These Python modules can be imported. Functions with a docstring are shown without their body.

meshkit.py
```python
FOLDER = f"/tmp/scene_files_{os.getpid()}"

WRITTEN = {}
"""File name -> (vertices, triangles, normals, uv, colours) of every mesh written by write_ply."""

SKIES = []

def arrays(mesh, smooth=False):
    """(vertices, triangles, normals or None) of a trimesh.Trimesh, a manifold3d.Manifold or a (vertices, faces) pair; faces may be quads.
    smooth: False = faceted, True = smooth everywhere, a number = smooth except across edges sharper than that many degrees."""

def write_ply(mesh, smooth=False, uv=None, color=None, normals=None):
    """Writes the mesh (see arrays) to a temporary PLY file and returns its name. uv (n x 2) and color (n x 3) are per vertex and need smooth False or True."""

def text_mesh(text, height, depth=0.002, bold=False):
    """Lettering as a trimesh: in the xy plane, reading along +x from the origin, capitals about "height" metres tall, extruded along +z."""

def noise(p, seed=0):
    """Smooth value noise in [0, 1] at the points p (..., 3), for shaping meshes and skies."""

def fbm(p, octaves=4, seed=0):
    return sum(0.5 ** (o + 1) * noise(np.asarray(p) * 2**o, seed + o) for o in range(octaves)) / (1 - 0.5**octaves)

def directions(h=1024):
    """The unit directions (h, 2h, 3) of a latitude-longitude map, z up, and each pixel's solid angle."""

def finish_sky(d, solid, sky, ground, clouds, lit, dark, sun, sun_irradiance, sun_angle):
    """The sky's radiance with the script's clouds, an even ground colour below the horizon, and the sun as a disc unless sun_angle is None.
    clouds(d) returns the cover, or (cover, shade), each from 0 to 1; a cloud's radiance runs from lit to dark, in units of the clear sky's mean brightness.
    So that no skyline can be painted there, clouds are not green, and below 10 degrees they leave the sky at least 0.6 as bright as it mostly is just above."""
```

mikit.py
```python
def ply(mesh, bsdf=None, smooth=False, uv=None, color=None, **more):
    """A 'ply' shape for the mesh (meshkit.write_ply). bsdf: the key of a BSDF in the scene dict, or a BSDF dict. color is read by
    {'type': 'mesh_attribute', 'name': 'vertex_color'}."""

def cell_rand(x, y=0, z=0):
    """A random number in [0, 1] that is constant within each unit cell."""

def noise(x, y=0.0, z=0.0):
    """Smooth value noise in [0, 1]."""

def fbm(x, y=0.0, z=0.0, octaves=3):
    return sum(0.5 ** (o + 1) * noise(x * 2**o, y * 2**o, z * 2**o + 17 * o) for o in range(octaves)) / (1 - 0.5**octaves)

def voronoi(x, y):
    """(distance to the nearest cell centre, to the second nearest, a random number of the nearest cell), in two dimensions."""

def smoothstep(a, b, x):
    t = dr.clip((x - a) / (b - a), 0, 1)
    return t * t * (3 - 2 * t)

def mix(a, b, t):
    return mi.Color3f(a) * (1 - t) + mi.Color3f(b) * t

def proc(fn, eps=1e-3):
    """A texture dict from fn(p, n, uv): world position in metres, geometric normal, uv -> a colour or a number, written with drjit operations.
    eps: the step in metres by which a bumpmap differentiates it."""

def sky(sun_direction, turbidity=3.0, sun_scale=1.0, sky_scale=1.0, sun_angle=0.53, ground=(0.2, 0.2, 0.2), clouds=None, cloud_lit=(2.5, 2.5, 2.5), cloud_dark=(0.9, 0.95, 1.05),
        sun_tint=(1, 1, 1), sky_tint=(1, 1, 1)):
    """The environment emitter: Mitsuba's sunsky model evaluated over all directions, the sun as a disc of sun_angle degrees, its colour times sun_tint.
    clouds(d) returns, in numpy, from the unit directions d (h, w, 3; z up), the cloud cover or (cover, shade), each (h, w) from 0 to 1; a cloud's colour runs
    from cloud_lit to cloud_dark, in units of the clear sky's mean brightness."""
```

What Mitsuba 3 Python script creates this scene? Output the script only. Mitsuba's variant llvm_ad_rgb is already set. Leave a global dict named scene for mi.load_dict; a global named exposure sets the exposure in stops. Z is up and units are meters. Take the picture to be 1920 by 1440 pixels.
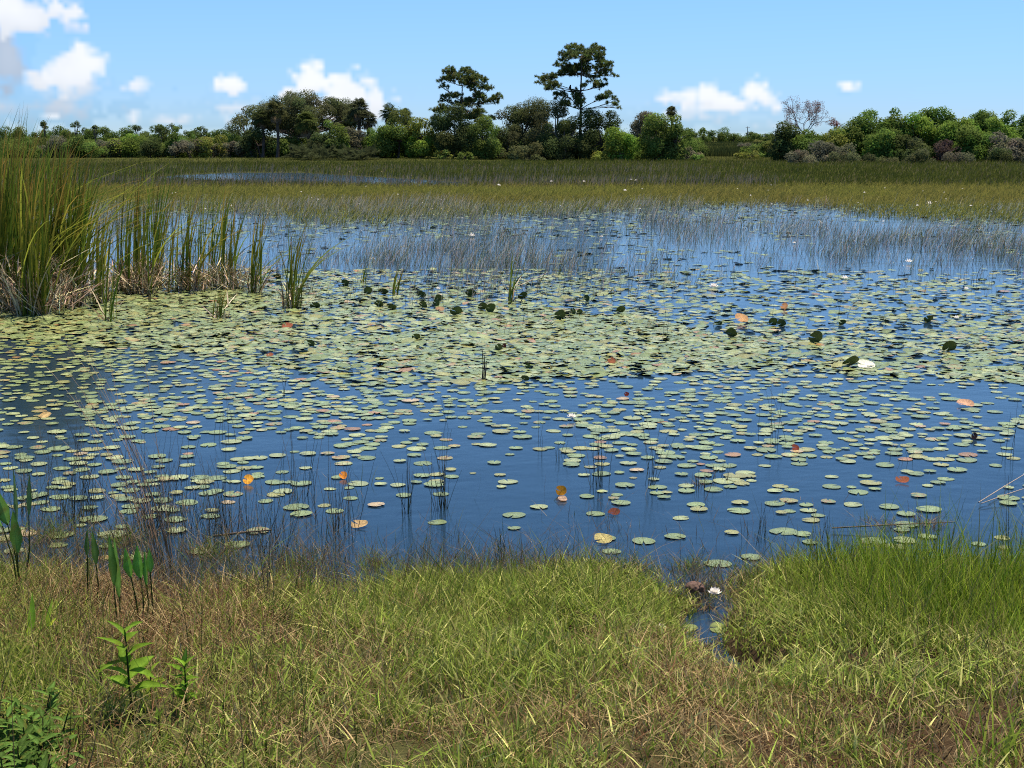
import math, random
import numpy as np, trimesh, shapely
import drjit as dr
import mitsuba as mi
import mikit, meshkit
from meshkit import fbm, noise

T = mi.ScalarTransform4f
scene, labels = {}, {}
# ------------------------------------------------------------------ camera, sky, exposure
EYE = np.array([0.0, 0.0, 2.2])
F_PX, PITCH = 2662.0, math.radians(9.85)          # focal length in pixels of the 1920 x 1440 photograph
FWD = np.array([0, math.cos(PITCH), -math.sin(PITCH)])
UPV = np.array([0, math.sin(PITCH), math.cos(PITCH)])
scene['camera'] = {'type': 'perspective', 'fov': 2 * math.degrees(math.atan(960 / F_PX)), 'fov_axis': 'x', 'near_clip': 0.05, 'far_clip': 20000.0,
                   'to_world': T().look_at(origin=EYE.tolist(), target=(EYE + FWD).tolist(), up=[0, 0, 1])}
exposure = 2.4
SUN = (0.24, 0.17, 1.0)


def ray(px, py):
    d = FWD + (px - 960) / F_PX * np.array([1.0, 0, 0]) - (py - 720) / F_PX * UPV
    return d / np.linalg.norm(d)


def at(px, py, Y):                                  # the point in the plane y = Y
    d = ray(px, py)
    return EYE + d * (Y / d[1])


def on(px, py, z=0.0):                              # the point on the level z
    d = ray(px, py)
    return EYE + d * ((z - EYE[2]) / d[2])


# cumulus: azimuth and elevation of each cloud in degrees, half width, half height, strength, shade
def ae(px, py):
    d = ray(px, py)
    return math.degrees(math.atan2(d[0], d[1])), math.degrees(math.asin(d[2]))


CLOUDS = [(60, 22, 100, 46, 1.25, .10), (5, 130, 80, 120, .52, .90), (128, 142, 70, 50, .92, .10), (70, 158, 44, 42, .7, .25), (160, 168, 60, 34, .7, .35), (60, 200, 190, 34, .5, .7), (252, 164, 38, 20, .62, .1),
          (428, 162, 34, 24, .95, .0), (440, 200, 90, 18, .45, .25), (585, 158, 58, 36, 1.15, .0), (650, 185, 95, 44, 1.05, .05), (340, 222, 110, 20, .5, .2), (90, 214, 40, 12, .5, .1),
          (1250, 180, 44, 24, .75, .05), (1325, 186, 58, 24, .9, .05), (1418, 178, 34, 30, 1.05, .0), (1370, 198, 100, 20, .8, .1), (1300, 215, 110, 20, .42, .3), (1590, 164, 26, 13, .7, .0), (1470, 235, 130, 14, .35, .3)]
CLOUDS = [(*ae(x, y), w / F_PX * 57.3, h / F_PX * 57.3, s, sh) for x, y, w, h, s, sh in CLOUDS]


def clouds(d):
    az, el = np.degrees(np.arctan2(d[..., 0], d[..., 1])), np.degrees(np.arcsin(d[..., 2]))
    cover, shade = np.zeros(az.shape), np.zeros(az.shape)
    near = (el < 14)
    q = np.stack([az[near], el[near] * 1.25, np.zeros(near.sum())], -1)
    rough = fbm(q * 1.15, 4, 3) - .5
    fine = fbm(q * 2.6, 3, 9) - .5
    c, s = np.zeros(len(q)), np.zeros(len(q))
    a, e = az[near], el[near]
    for ca, ce, w, h, st, sh in CLOUDS:
        dx, dy = (a - ca) / w, (e - ce) / h
        dy = np.where(dy < 0, dy * 1.1, dy)
        r = np.sqrt(dx * dx + dy * dy)
        v = st * np.clip((1.12 - r) + 1.6 * rough + 1.2 * fine, 0, 1) * np.clip((1.7 - r) * 2.5, 0, 1)
        s = np.where(v > c, sh + .35 * np.clip(-dy, 0, 1) - .3 * rough, s)
        c = np.maximum(c, v)
    band = np.clip((np.abs(a) - 22) / 6, 0, 1) * np.clip((e - .5) / 2, 0, 1) * np.clip((9 - e) / 4, 0, 1)
    b = band * np.clip((fbm(q * .22, 5, 21) - .5) * 6, 0, .9)
    s = np.where(b > c, .25 - .5 * rough, s)
    c = np.maximum(c, b)
    x = np.clip((c - .10) / .52, 0, 1)
    veil = .30 * np.exp(-np.abs(e) / 2.0)
    cover[near], shade[near] = np.maximum(x * x * (3 - 2 * x) * .95, veil), np.clip(s, 0, 1)
    return cover, shade


scene['sky'] = mikit.sky(SUN, turbidity=2.6, clouds=clouds, cloud_lit=(2.6, 2.65, 2.75), cloud_dark=(1.15, 1.34, 1.66), sky_tint=(.55, .755, .955), ground=(.10, .11, .08))

# ------------------------------------------------------------------ materials
vcol = {'type': 'mesh_attribute', 'name': 'vertex_color'}


def rgb(c):
    return {'type': 'rgb', 'value': [float(x) for x in c]}


scene['leaf_bsdf'] = {'type': 'principledthin', 'base_color': vcol, 'roughness': .38, 'diff_trans': .95, 'eta': 1.4}
scene['tree_leaf_bsdf'] = {'type': 'principledthin', 'base_color': vcol, 'roughness': .5, 'diff_trans': 1.0, 'eta': 1.4}
scene['fresh_bsdf'] = {'type': 'principledthin', 'base_color': vcol, 'roughness': .4, 'diff_trans': 1.2, 'eta': 1.4}
scene['under_bsdf'] = {'type': 'twosided', 'bsdf': {'type': 'principled', 'base_color': vcol, 'roughness': .75, 'specular': .15}}
scene['dry_bsdf'] = {'type': 'twosided', 'bsdf': {'type': 'principled', 'base_color': vcol, 'roughness': .7, 'specular': .3}}
scene['pad_bsdf'] = {'type': 'twosided', 'bsdf': {'type': 'principled', 'base_color': vcol, 'roughness': .33, 'specular': .5}}
scene['petal_bsdf'] = {'type': 'principledthin', 'base_color': rgb((.86, .84, .80)), 'roughness': .5, 'diff_trans': .7, 'eta': 1.4}
scene['stamen_bsdf'] = {'type': 'twosided', 'bsdf': {'type': 'principled', 'base_color': rgb((.8, .55, .05)), 'roughness': .6}}


def bark_fn(p, n, uv):
    a = mikit.fbm(p.x * 9, p.y * 9, p.z * 2.5, 3)
    return mikit.mix((.035, .028, .023), (.115, .095, .078), a)


scene['bark_bsdf'] = {'type': 'principled', 'base_color': mikit.proc(bark_fn), 'roughness': .9, 'specular': .2}
scene['grey_bark_bsdf'] = {'type': 'principled', 'base_color': rgb((.17, .155, .145)), 'roughness': .9, 'specular': .2}


def soil_fn(p, n, uv):
    a = mikit.fbm(p.x * 14, p.y * 14, 0, 4)
    b = mikit.fbm(p.x * 1.7, p.y * 1.7, 3, 3)
    c = mikit.mix((.018, .013, .008), (.085, .06, .036), a)
    c = mikit.mix(c, mi.Color3f(.06, .075, .025), mikit.smoothstep(.45, .65, b) * .6)
    far = mikit.smoothstep(20, 45, p.y)
    g = mikit.fbm(p.x * .25, p.y * .06, 1, 4)
    return mikit.mix(c, mikit.mix((.030, .036, .012), (.062, .070, .022), g), far)


scene['soil_bsdf'] = {'type': 'diffuse', 'reflectance': mikit.proc(soil_fn)}


def wave_fn(p, n, uv):
    u, v = p.x * .94 + p.y * .34, p.y * .94 - p.x * .34
    a = mikit.fbm(u * 6.3, v * 8.9, 0, 3)
    b = mikit.fbm(p.x * 1.1 - .5 * p.y, p.y * 1.3 + .3 * p.x, 5, 2)
    calm = .25 + 1.1 * mikit.fbm(p.x * .16, p.y * .12, 7, 2)
    return (a * .0026 + b * .0070) * calm


scene['water_bsdf'] = {'type': 'bumpmap', 'arbitrary': mikit.proc(wave_fn, eps=.012), 'scale': 1.0,
                       'bsdf': {'type': 'roughplastic', 'diffuse_reflectance': rgb((.010, .027, .050)), 'int_ior': 1.33, 'alpha': .015, 'distribution': 'ggx'}}

# ------------------------------------------------------------------ helpers
R = np.random.default_rng(7)


class MB:                                            # collects vertices, triangles, colours
    def __init__(self):
        self.v, self.f, self.c, self.n = [], [], [], 0

    def add(self, v, f, c):
        v = np.asarray(v, float)
        self.v.append(v)
        self.f.append(np.asarray(f, int) + self.n)
        self.c.append(np.broadcast_to(np.asarray(c, float), v.shape))
        self.n += len(v)
        return self

    def put(self, key, bsdf, smooth=False):
        if not self.n:
            return
        v, f, c = np.vstack(self.v), np.vstack(self.f), np.clip(np.vstack(self.c), .003, .95)
        scene[key] = mikit.ply((v, f), bsdf, smooth=smooth, color=c)


def free(name):
    if name not in labels and name not in scene:
        return name
    k = 1
    while f'{name}_{k:03d}' in labels or f'{name}_{k:03d}' in scene:
        k += 1
    return f'{name}_{k:03d}'


def thing(name, label, cat, group=None, kind=None):
    key = free(name)
    labels[key] = {'label': label, 'category': cat}
    if group:
        labels[key]['group'] = group
    if kind:
        labels[key]['kind'] = kind
    return key


def part(root, name):
    key = f'{root}__{name}'
    k = 0
    while key in scene:
        k += 1
        key = f'{root}__{name}_{k:03d}'
    return key


def stuff(name, label, cat):
    return thing(name, label, cat, kind='stuff')


def blades(base, h, w, az, lean, curve, col, seg=3, tip=None, face=None, tp=1.5, wp=1.7):
    """Flat tapering blades: base (n,3), height, width, azimuth of the lean, lean and curve as fractions of the height."""
    n = len(base)
    h, w, az, lean, curve = (np.broadcast_to(np.asarray(x, float), (n,)) for x in (h, w, az, lean, curve))
    col = np.broadcast_to(np.asarray(col, float), (n, 3))
    tip = col if tip is None else np.broadcast_to(np.asarray(tip, float), (n, 3))
    face = R.uniform(0, np.pi, n) if face is None else np.broadcast_to(face, (n,))
    t = np.linspace(0, 1, seg + 1)
    off = h[:, None] * (lean[:, None] * t + curve[:, None] * t ** 2)
    z = h[:, None] * (t - .30 * np.clip(curve, 0, 2.2)[:, None] * t ** 3)
    p = base[:, None] + np.stack([off * np.cos(az)[:, None], off * np.sin(az)[:, None], z], -1)
    hw = .5 * w[:, None] * (1 - t ** wp)[None] * (.75 + .25 * np.minimum(1, t * 4))[None]
    side = np.stack([np.cos(face), np.sin(face), 0 * face], -1)[:, None] * hw[..., None]
    L, Rr = p - side, p + side
    v = np.concatenate([np.stack([L[:, :-1], Rr[:, :-1]], 2).reshape(n, 2 * seg, 3), p[:, -1:]], 1)
    c = col[:, None] + (tip - col)[:, None] * (t ** tp)[None, :, None]
    c = np.concatenate([np.repeat(c[:, :-1], 2, 1), c[:, -1:]], 1)
    f = []
    for k in range(seg - 1):
        a = 2 * k
        f += [[a, a + 1, a + 3], [a, a + 3, a + 2]]
    f.append([2 * seg - 2, 2 * seg - 1, 2 * seg])
    f = (np.array(f)[None] + (np.arange(n) * (2 * seg + 1))[:, None, None]).reshape(-1, 3)
    return v.reshape(-1, 3), f, c.reshape(-1, 3)


def stalks(base, h, r, az, lean, curve, col, seg=2, tip=None, taper=.35):
    """Three-sided stems."""
    n = len(base)
    h, r, az, lean, curve = (np.broadcast_to(np.asarray(x, float), (n,)) for x in (h, r, az, lean, curve))
    col = np.broadcast_to(np.asarray(col, float), (n, 3))
    tip = col if tip is None else np.broadcast_to(np.asarray(tip, float), (n, 3))
    t = np.linspace(0, 1, seg + 1)
    off = h[:, None] * (lean[:, None] * t + curve[:, None] * t ** 2)
    z = h[:, None] * (t - .30 * np.clip(curve, 0, 2.2)[:, None] * t ** 3)
    p = base[:, None] + np.stack([off * np.cos(az)[:, None], off * np.sin(az)[:, None], z], -1)
    rr = r[:, None] * (1 - (1 - taper) * t)[None]
    ph = R.uniform(0, 6.28, n)[:, None] + np.arange(3) * 2.0944
    ring = np.stack([np.cos(ph), np.sin(ph), 0 * ph], -1)
    v = p[:, :, None] + ring[:, None] * rr[..., None, None]
    c = col[:, None] + (tip - col)[:, None] * t[None, :, None]
    c = np.repeat(c[:, :, None], 3, 2)
    f = []
    for k in range(seg):
        for j in range(3):
            a, b = 3 * k + j, 3 * k + (j + 1) % 3
            f += [[a, b, b + 3], [a, b + 3, a + 3]]
    f = (np.array(f)[None] + (np.arange(n) * 3 * (seg + 1))[:, None, None]).reshape(-1, 3)
    return v.reshape(-1, 3), f, c.reshape(-1, 3)


def tube(points, radii, sides=6):
    p = np.asarray(points, float)
    t = np.gradient(p, axis=0)
    t /= np.linalg.norm(t, axis=1, keepdims=True) + 1e-12
    a = np.cross(t, np.where(np.abs(t[:, 1:2]) < .9, [0, 1.0, 0], [1.0, 0, 0]))
    a /= np.linalg.norm(a, axis=1, keepdims=True) + 1e-12
    b, an = np.cross(t, a), np.arange(sides) * 2 * np.pi / sides
    rr = np.broadcast_to(radii, (len(p),))
    v = p[:, None] + rr[:, None, None] * (np.cos(an)[None, :, None] * a[:, None] + np.sin(an)[None, :, None] * b[:, None])
    i, j = np.meshgrid(np.arange(len(p) - 1), np.arange(sides), indexing='ij')
    q = np.stack([i * sides + j, i * sides + (j + 1) % sides, (i + 1) * sides + (j + 1) % sides, (i + 1) * sides + j], -1).reshape(-1, 4)
    return v.reshape(-1, 3), np.vstack([q[:, [0, 1, 2]], q[:, [0, 2, 3]]])


def leaf(base, d, up, length, width, bend=.2, fold=.15, seg=6, peak=.35, stalk=0.0):
    """A lance-shaped leaf folded along its midrib; d its direction, up the side its face looks to."""
    d = np.asarray(d, float) / np.linalg.norm(d)
    s = np.cross(d, up)
    s /= np.linalg.norm(s) + 1e-12
    u = np.cross(s, d)
    t = np.linspace(0, 1, seg + 1)
    prof = np.clip(t / peak, 0, 1) ** .6 * np.clip((1 - t) / (1 - peak), 0, 1) ** .8
    prof = np.maximum(prof, .05 * (t < .5))
    mid = np.asarray(base, float) + (t * length)[:, None] * d - (bend * length * t ** 2)[:, None] * u
    hw = (.5 * width * prof)[:, None]
    v = np.stack([mid - s * hw + u * hw * fold * 2, mid, mid + s * hw + u * hw * fold * 2], 1).reshape(-1, 3)
    f = []
    for k in range(seg):
        a = 3 * k
        f += [[a, a + 1, a + 4], [a, a + 4, a + 3], [a + 1, a + 2, a + 5], [a + 1, a + 5, a + 4]]
    return v, np.array(f)


def veined(col, n):
    c = np.tile(np.asarray(col, float) * .88, (n, 1))
    c[1::3] = np.asarray(col) * 1.35 + .015
    c *= 1 + .13 * R.normal(size=(n, 1))
    bad = R.random(n) < .05
    c[bad] = c[bad] * .5 + np.array((.12, .08, .02))
    return c


def rnd_col(col, n, s=.2):
    col = np.asarray(col, float)
    return np.clip(col * (1 + s * R.normal(size=(n, 1))) * (1 + .3 * s * R.normal(size=(n, 3))), .004, .9)


# ------------------------------------------------------------------ the ground
HOLE = shapely.Polygon([tuple(on(x, y)[:2]) for x, y in [(300, 331), (430, 324), (560, 324), (640, 329), (760, 336), (900, 344), (870, 349), (700, 348), (520, 343), (400, 338), (310, 335)]])


def shore(x):
    return 6.74 + .40 * (noise(np.stack([np.asarray(x, float) * 2.3, 0 * x, 0 * x], -1), 77) - .5) + .12 * np.sin(x * 1.9 + .6) + .07 * np.sin(x * 4.7) - .02 * x


def far_shore(x):
    return 126 + 10 * np.sin(x * .05 + 1) + 5 * np.sin(x * .17)


def channel(x, y):
    cx = .90 + .07 * np.sin(y * 5)
    return np.exp(-((x - cx) / .088) ** 2) * np.clip((y - 5.15) / .3, 0, 1)


def ground(x, y):
    x, y = np.asarray(x, float), np.asarray(y, float)
    q = np.stack([x * 1.6, y * 1.6, 0 * x], -1)
    d = shore(x) - y
    z = np.where(d > 0, .012 + .15 * d ** 1.02 if False else .012 + .15 * np.maximum(d, 0), np.maximum(.14 * d, -.7))
    z = z + np.where(d > -.2, (fbm(q, 3, 2) - .5) * .10 * np.clip(np.abs(d) * 1.5, 0, 1), 0)
    valley = np.exp(-((x - .92) / .34) ** 2) * np.clip((y - 4.75) / .8, 0, 1)
    z = np.where(d > 0, z * (1 - .62 * valley), z)
    z = z - channel(x, y) * np.clip(d + .1, 0, 1.2) * .20
    mat = np.clip((y - 46.5 - 1.6 * np.sin(x * .35)) / 2.5, 0, 1) * (y < 200)
    if mat.max() > 0 and y.ndim:
        inside = shapely.contains_xy(HOLE, x, y)
        z = z * (1 - mat) + np.where(inside, -.5, .025) * mat
    w = np.clip((y - far_shore(x)) / 8, 0, 1)
    land = .12 + .12 * noise(np.stack([x * .06, y * .06, 0 * x], -1), 4)
    return z * (1 - w) + land * w


gy = np.concatenate([np.linspace(-6, 2.5, 24), np.linspace(2.6, 8.5, 130), np.geomspace(8.8, 44, 30), np.linspace(45, 110, 90), np.linspace(112, 150, 36), np.geomspace(155, 9000, 40)])
gx = np.concatenate([-np.geomspace(9000, 45, 30), np.linspace(-44, -4.3, 60), np.linspace(-4, 4, 150), np.linspace(4.3, 44, 60), np.geomspace(45, 9000, 30)])
X, Y = np.meshgrid(gx, gy)
i, j = np.meshgrid(np.arange(len(gy) - 1), np.arange(len(gx) - 1), indexing='ij')
a = i * len(gx) + j
gf = np.stack([a, a + 1, a + len(gx) + 1, a + len(gx)], -1).reshape(-1, 4)
scene['ground'] = mikit.ply((np.stack([X, Y, ground(X, Y)], -1).reshape(-1, 3), gf), 'soil_bsdf', smooth=True)
labels['ground'] = {'label': 'sloping grassy bank and flat marshland under the plants', 'category': 'ground', 'kind': 'structure'}
scene['water'] = {'type': 'rectangle', 'to_world': T().translate([0, 302, 0]).scale([900, 298, 1]), 'bsdf': {'type': 'ref', 'id': 'water_bsdf'}}
labels['water'] = {'label': 'dark blue marsh water reflecting the sky', 'category': 'water', 'kind': 'structure'}


# ------------------------------------------------------------------ trees and shrubs
def leaves(mb, clumps, leaf_size, lai, col, up=.5, shell=.55, aspect=.6, vary=.13, clump_vary=.16):
    """Leaf faces through the clumps (x, y, z, rx, ry, rz)."""
    clumps = np.asarray(clumps, float)
    area = np.pi * clumps[:, 3] * clumps[:, 5]
    ns = np.maximum(6, (lai * area / (leaf_size ** 2 * aspect * .5 * 1.2)).astype(int))
    cid = np.repeat(np.arange(len(clumps)), ns)
    n = len(cid)
    d = R.normal(size=(n, 3))
    d /= np.linalg.norm(d, axis=1, keepdims=True)
    r = shell + (1 - shell) * R.random(n) ** .7
    r *= 1 + .13 * R.normal(size=n) * (R.random(n) < .35)
    pos = clumps[cid, :3] + d * clumps[cid, 3:] * r[:, None]
    nrm = d * .9 + R.normal(size=(n, 3)) * .5 + [0, 0, up]
    nrm /= np.linalg.norm(nrm, axis=1, keepdims=True)
    t = np.cross(nrm, R.normal(size=(n, 3)))
    t /= np.linalg.norm(t, axis=1, keepdims=True) + 1e-9
    b = np.cross(nrm, t)
    s = leaf_size * R.uniform(.6, 1.35, n)[:, None]
    v = np.stack([pos - t * s * .5, pos + b * s * aspect * .5 - nrm * s * .1, pos + t * s * .5, pos - b * s * aspect * .5 - nrm * s * .1], 1)
    f = (np.array([[0, 1, 2], [0, 2, 3]])[None] + (np.arange(n) * 4)[:, None, None]).reshape(-1, 3)
    cc = np.asarray(col) * 2.0 * (1 + clump_vary * R.normal(size=(len(clumps), 1))) * (1 + .06 * R.normal(size=(len(clumps), 3)))
    c = cc[cid] * (1 + vary * R.normal(size=(n, 1)))
    mb.add(v.reshape(-1, 3), f, np.repeat(np.clip(c, .006, .5), 4, 0))


def limb(mb, p0, p1, r0, r1, sag=.15, sides=5, n=5, wob=.05):
    p0, p1 = np.asarray(p0, float), np.asarray(p1, float)
    t = np.linspace(0, 1, n)[:, None]
    L = np.linalg.norm(p1 - p0)
    m = p0 + (p1 - p0) * t + np.array([0, 0, 1]) * (sag * L * (t - t ** 2) * 2) + np.sin(t * np.pi) * R.normal(size=(1, 3)) * wob * L
    v, f = tube(m, np.linspace(r0, r1, n), sides)
    mb.add(v, f, (.2, .2, .2))
    return m


def sub_clumps(c, rad, k, size, low=-.55, dome=False):
    out = []
    while len(out) < k:
        d = R.normal(size=3)
        d /= np.linalg.norm(d)
        if d[2] < low:
            continue
        s = size * R.uniform(.6, 1.3)
        q = c + d * rad * (R.uniform(.45, 1.04 - s * .6) if not dome else (1 - s * .85) * R.uniform(.72, 1.0))
        r0 = s * math.sqrt(rad[0] * rad[2]) * R.uniform(.8, 1.25)
        out.append((*q, r0, r0, r0 * R.uniform(.7, .95)))
    return out


def broad(name, label, px, top, hw, Y, col, low=.22, k=16, size=.38, lai=3.2, lsize=.19, group=None, cat='tree', bark='bark_bsdf', gaps=False, trunk_r=None, base=None, dome=False):
    """A broadleaf tree or shrub: crown between low * height and its top."""
    g = thing(name, label, cat, group)
    P = at(px, top, Y)
    x, zt = P[0], P[2]
    z0 = float(ground(x, Y)) if base is None else base
    rad_x = hw * Y / F_PX
    H = zt - z0
    zl = z0 + low * H
    c = np.array([x, Y, (zt + zl) / 2])
    if low < .12:
        zl = z0 - .12 * H
        c[2] = (zt + zl) / 2
    rad = np.array([rad_x, min(rad_x * .9, 5.5), (zt - zl) / 2])
    cl = sub_clumps(c, rad, k, size, -1 if low < .12 else -.55, dome)
    mb, tr = MB(), MB()
    leaves(mb, cl, lsize, lai, col)
    tr_r = trunk_r or max(.05, .025 * H)
    stems = 1 if cat == 'tree' else 3
    for s in range(stems):
        b = np.array([x + R.normal() * rad_x * .12 * (stems > 1), Y + R.normal() * .2 * (stems > 1), z0 - .1])
        f = np.array([x + R.normal() * rad_x * .1, Y, z0 + (.30 if gaps else .36) * H])
        limb(tr, b, f, tr_r, tr_r * .75, 0, 7, 5)
        for q in cl[s::stems]:
            limb(tr, f, np.array(q[:3]), tr_r * .5, tr_r * .12, .1 if not gaps else .02, 5, 5, .06)
    tr.put(part(g, 'trunk' if stems == 1 else 'stems'), bark)
    mb.put(part(g, 'crown' if cat == 'tree' else 'foliage'), 'tree_leaf_bsdf')
    return g


def needles(mb, cl, per, length, col):
    """Pine tufts: bursts of needles on the shell of each clump."""
    for (x, y, z, rx, ry, rz) in cl:
        m = max(5, int(per * rx * (rz + rx) * .5))
        d = R.normal(size=(m, 3))
        d[:, 2] = np.abs(d[:, 2]) * 1.0 - .35
        d /= np.linalg.norm(d, axis=1, keepdims=True)
        tc = np.array([x, y, z]) + d * np.array([rx, ry, rz]) * R.uniform(.35, 1, (m, 1))
        k = 26
        dd = R.normal(size=(m, k, 3)) + (d * .5 + [0, 0, .6])[:, None]
        dd /= np.linalg.norm(dd, axis=2, keepdims=True)
        n = m * k
        tcr = np.repeat(tc, k, 0)
        dd = dd.reshape(n, 3)
        L = length * R.uniform(.7, 1.2, (n, 1))
        s = np.cross(dd, R.normal(size=(n, 3)))
        s /= np.linalg.norm(s, axis=1, keepdims=True) + 1e-9
        w = .026
        v = np.stack([tcr + dd * L * .1 - s * w, tcr + dd * L * .1 + s * w, tcr + dd * L], 1)
        c = np.repeat(rnd_col(np.array(col) * 1.9, m, .28), k, 0)
        c = c * (1 + .15 * R.normal(size=(n, 1)))
        mb.add(v.reshape(-1, 3), np.arange(3 * n).reshape(-1, 3), np.repeat(c, 3, 0))


def pine(label, Y, trunk, crown, col, base_py=302, tr=.15, per=70):
    """trunk: pixels (x, y) from the base up; crown: (x, y, half width, half height, index of the trunk point its limb leaves)."""
    g = thing('pine_tree', label, 'tree')
    s = Y / F_PX
    tp = [at(x, y, Y) for x, y in trunk]
    tp[0][2] = float(ground(tp[0][0], Y)) - .1
    fine = []
    for q in range(len(tp) - 1):
        fine += [tp[q] + (tp[q + 1] - tp[q]) * k / 4 for k in range(4)]
    fine.append(tp[-1])
    tm = MB()
    rad = np.linspace(tr, tr * .3, len(fine))
    v, f = tube(fine, rad, 8)
    tm.add(v, f, (.1, .1, .1))
    tm.put(part(g, 'trunk'), 'bark_bsdf')
    cl, lm = [], MB()
    for (x, y, hw, hh, k) in crown:
        x, y = x + R.normal() * 2, y + R.normal() * 1.5
        c = at(x, y, Y)
        c[1] += R.uniform(-1, 1) * 1.6
        rx, rz = hw * s, hh * s
        nb = max(2, int(round(hw / 5.5)))
        m = limb(lm, tp[k], c - [0, 0, rz * .4], tr * .36, tr * .13, -.12, 5, 6, .05)
        for b in range(nb * 2):
            q = c + np.array([R.uniform(-.85, .85) * rx, R.uniform(-.8, .8) * rx * .9, R.uniform(-.9, 1.1) * rz])
            rr = min(.52, rx * .6) * R.uniform(.7, 1.15)
            cl.append((*q, rr, rr, rr * .72))
            limb(lm, m[3 + b % 2], q, tr * .14, .015, -.08, 4, 4, .05)
    lm.put(part(g, 'limbs'), 'bark_bsdf')
    nm = MB()
    needles(nm, cl, per, .26, col)
    nm.put(part(g, 'crown'), 'tree_leaf_bsdf')
    return g


def fan_frond(mb, base, d, L, fan, col, droop=.25):
    d = d / np.linalg.norm(d)
    p = base + d * L - np.array([0, 0, droop * L * .5])
    v, f = tube([base, (base + p) / 2 + [0, 0, .06 * L], p], [.02, .015, .012], 3)
    mb.add(v, f, np.array(col) * 1.1)
    dd = d - np.array([0, 0, droop])
    dd /= np.linalg.norm(dd)
    s = np.cross(dd, [0, 0, 1.0])
    s /= np.linalg.norm(s) + 1e-9
    u = np.cross(s, dd)
    for th in np.linspace(-1.9, 1.9, 15):
        e = dd * math.cos(th) + s * math.sin(th)
        tip = p + e * fan * (1 - .12 * abs(th)) - np.array([0, 0, 1]) * fan * .28 * R.uniform(.6, 1.3)
        m = p + e * fan * .55 + u * .03
        w = np.cross(e, u) * fan * .055
        mb.add([p, m - w, m + w, tip], [[0, 1, 2], [1, 3, 2]], np.array(col) * R.uniform(.75, 1.3))


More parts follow.
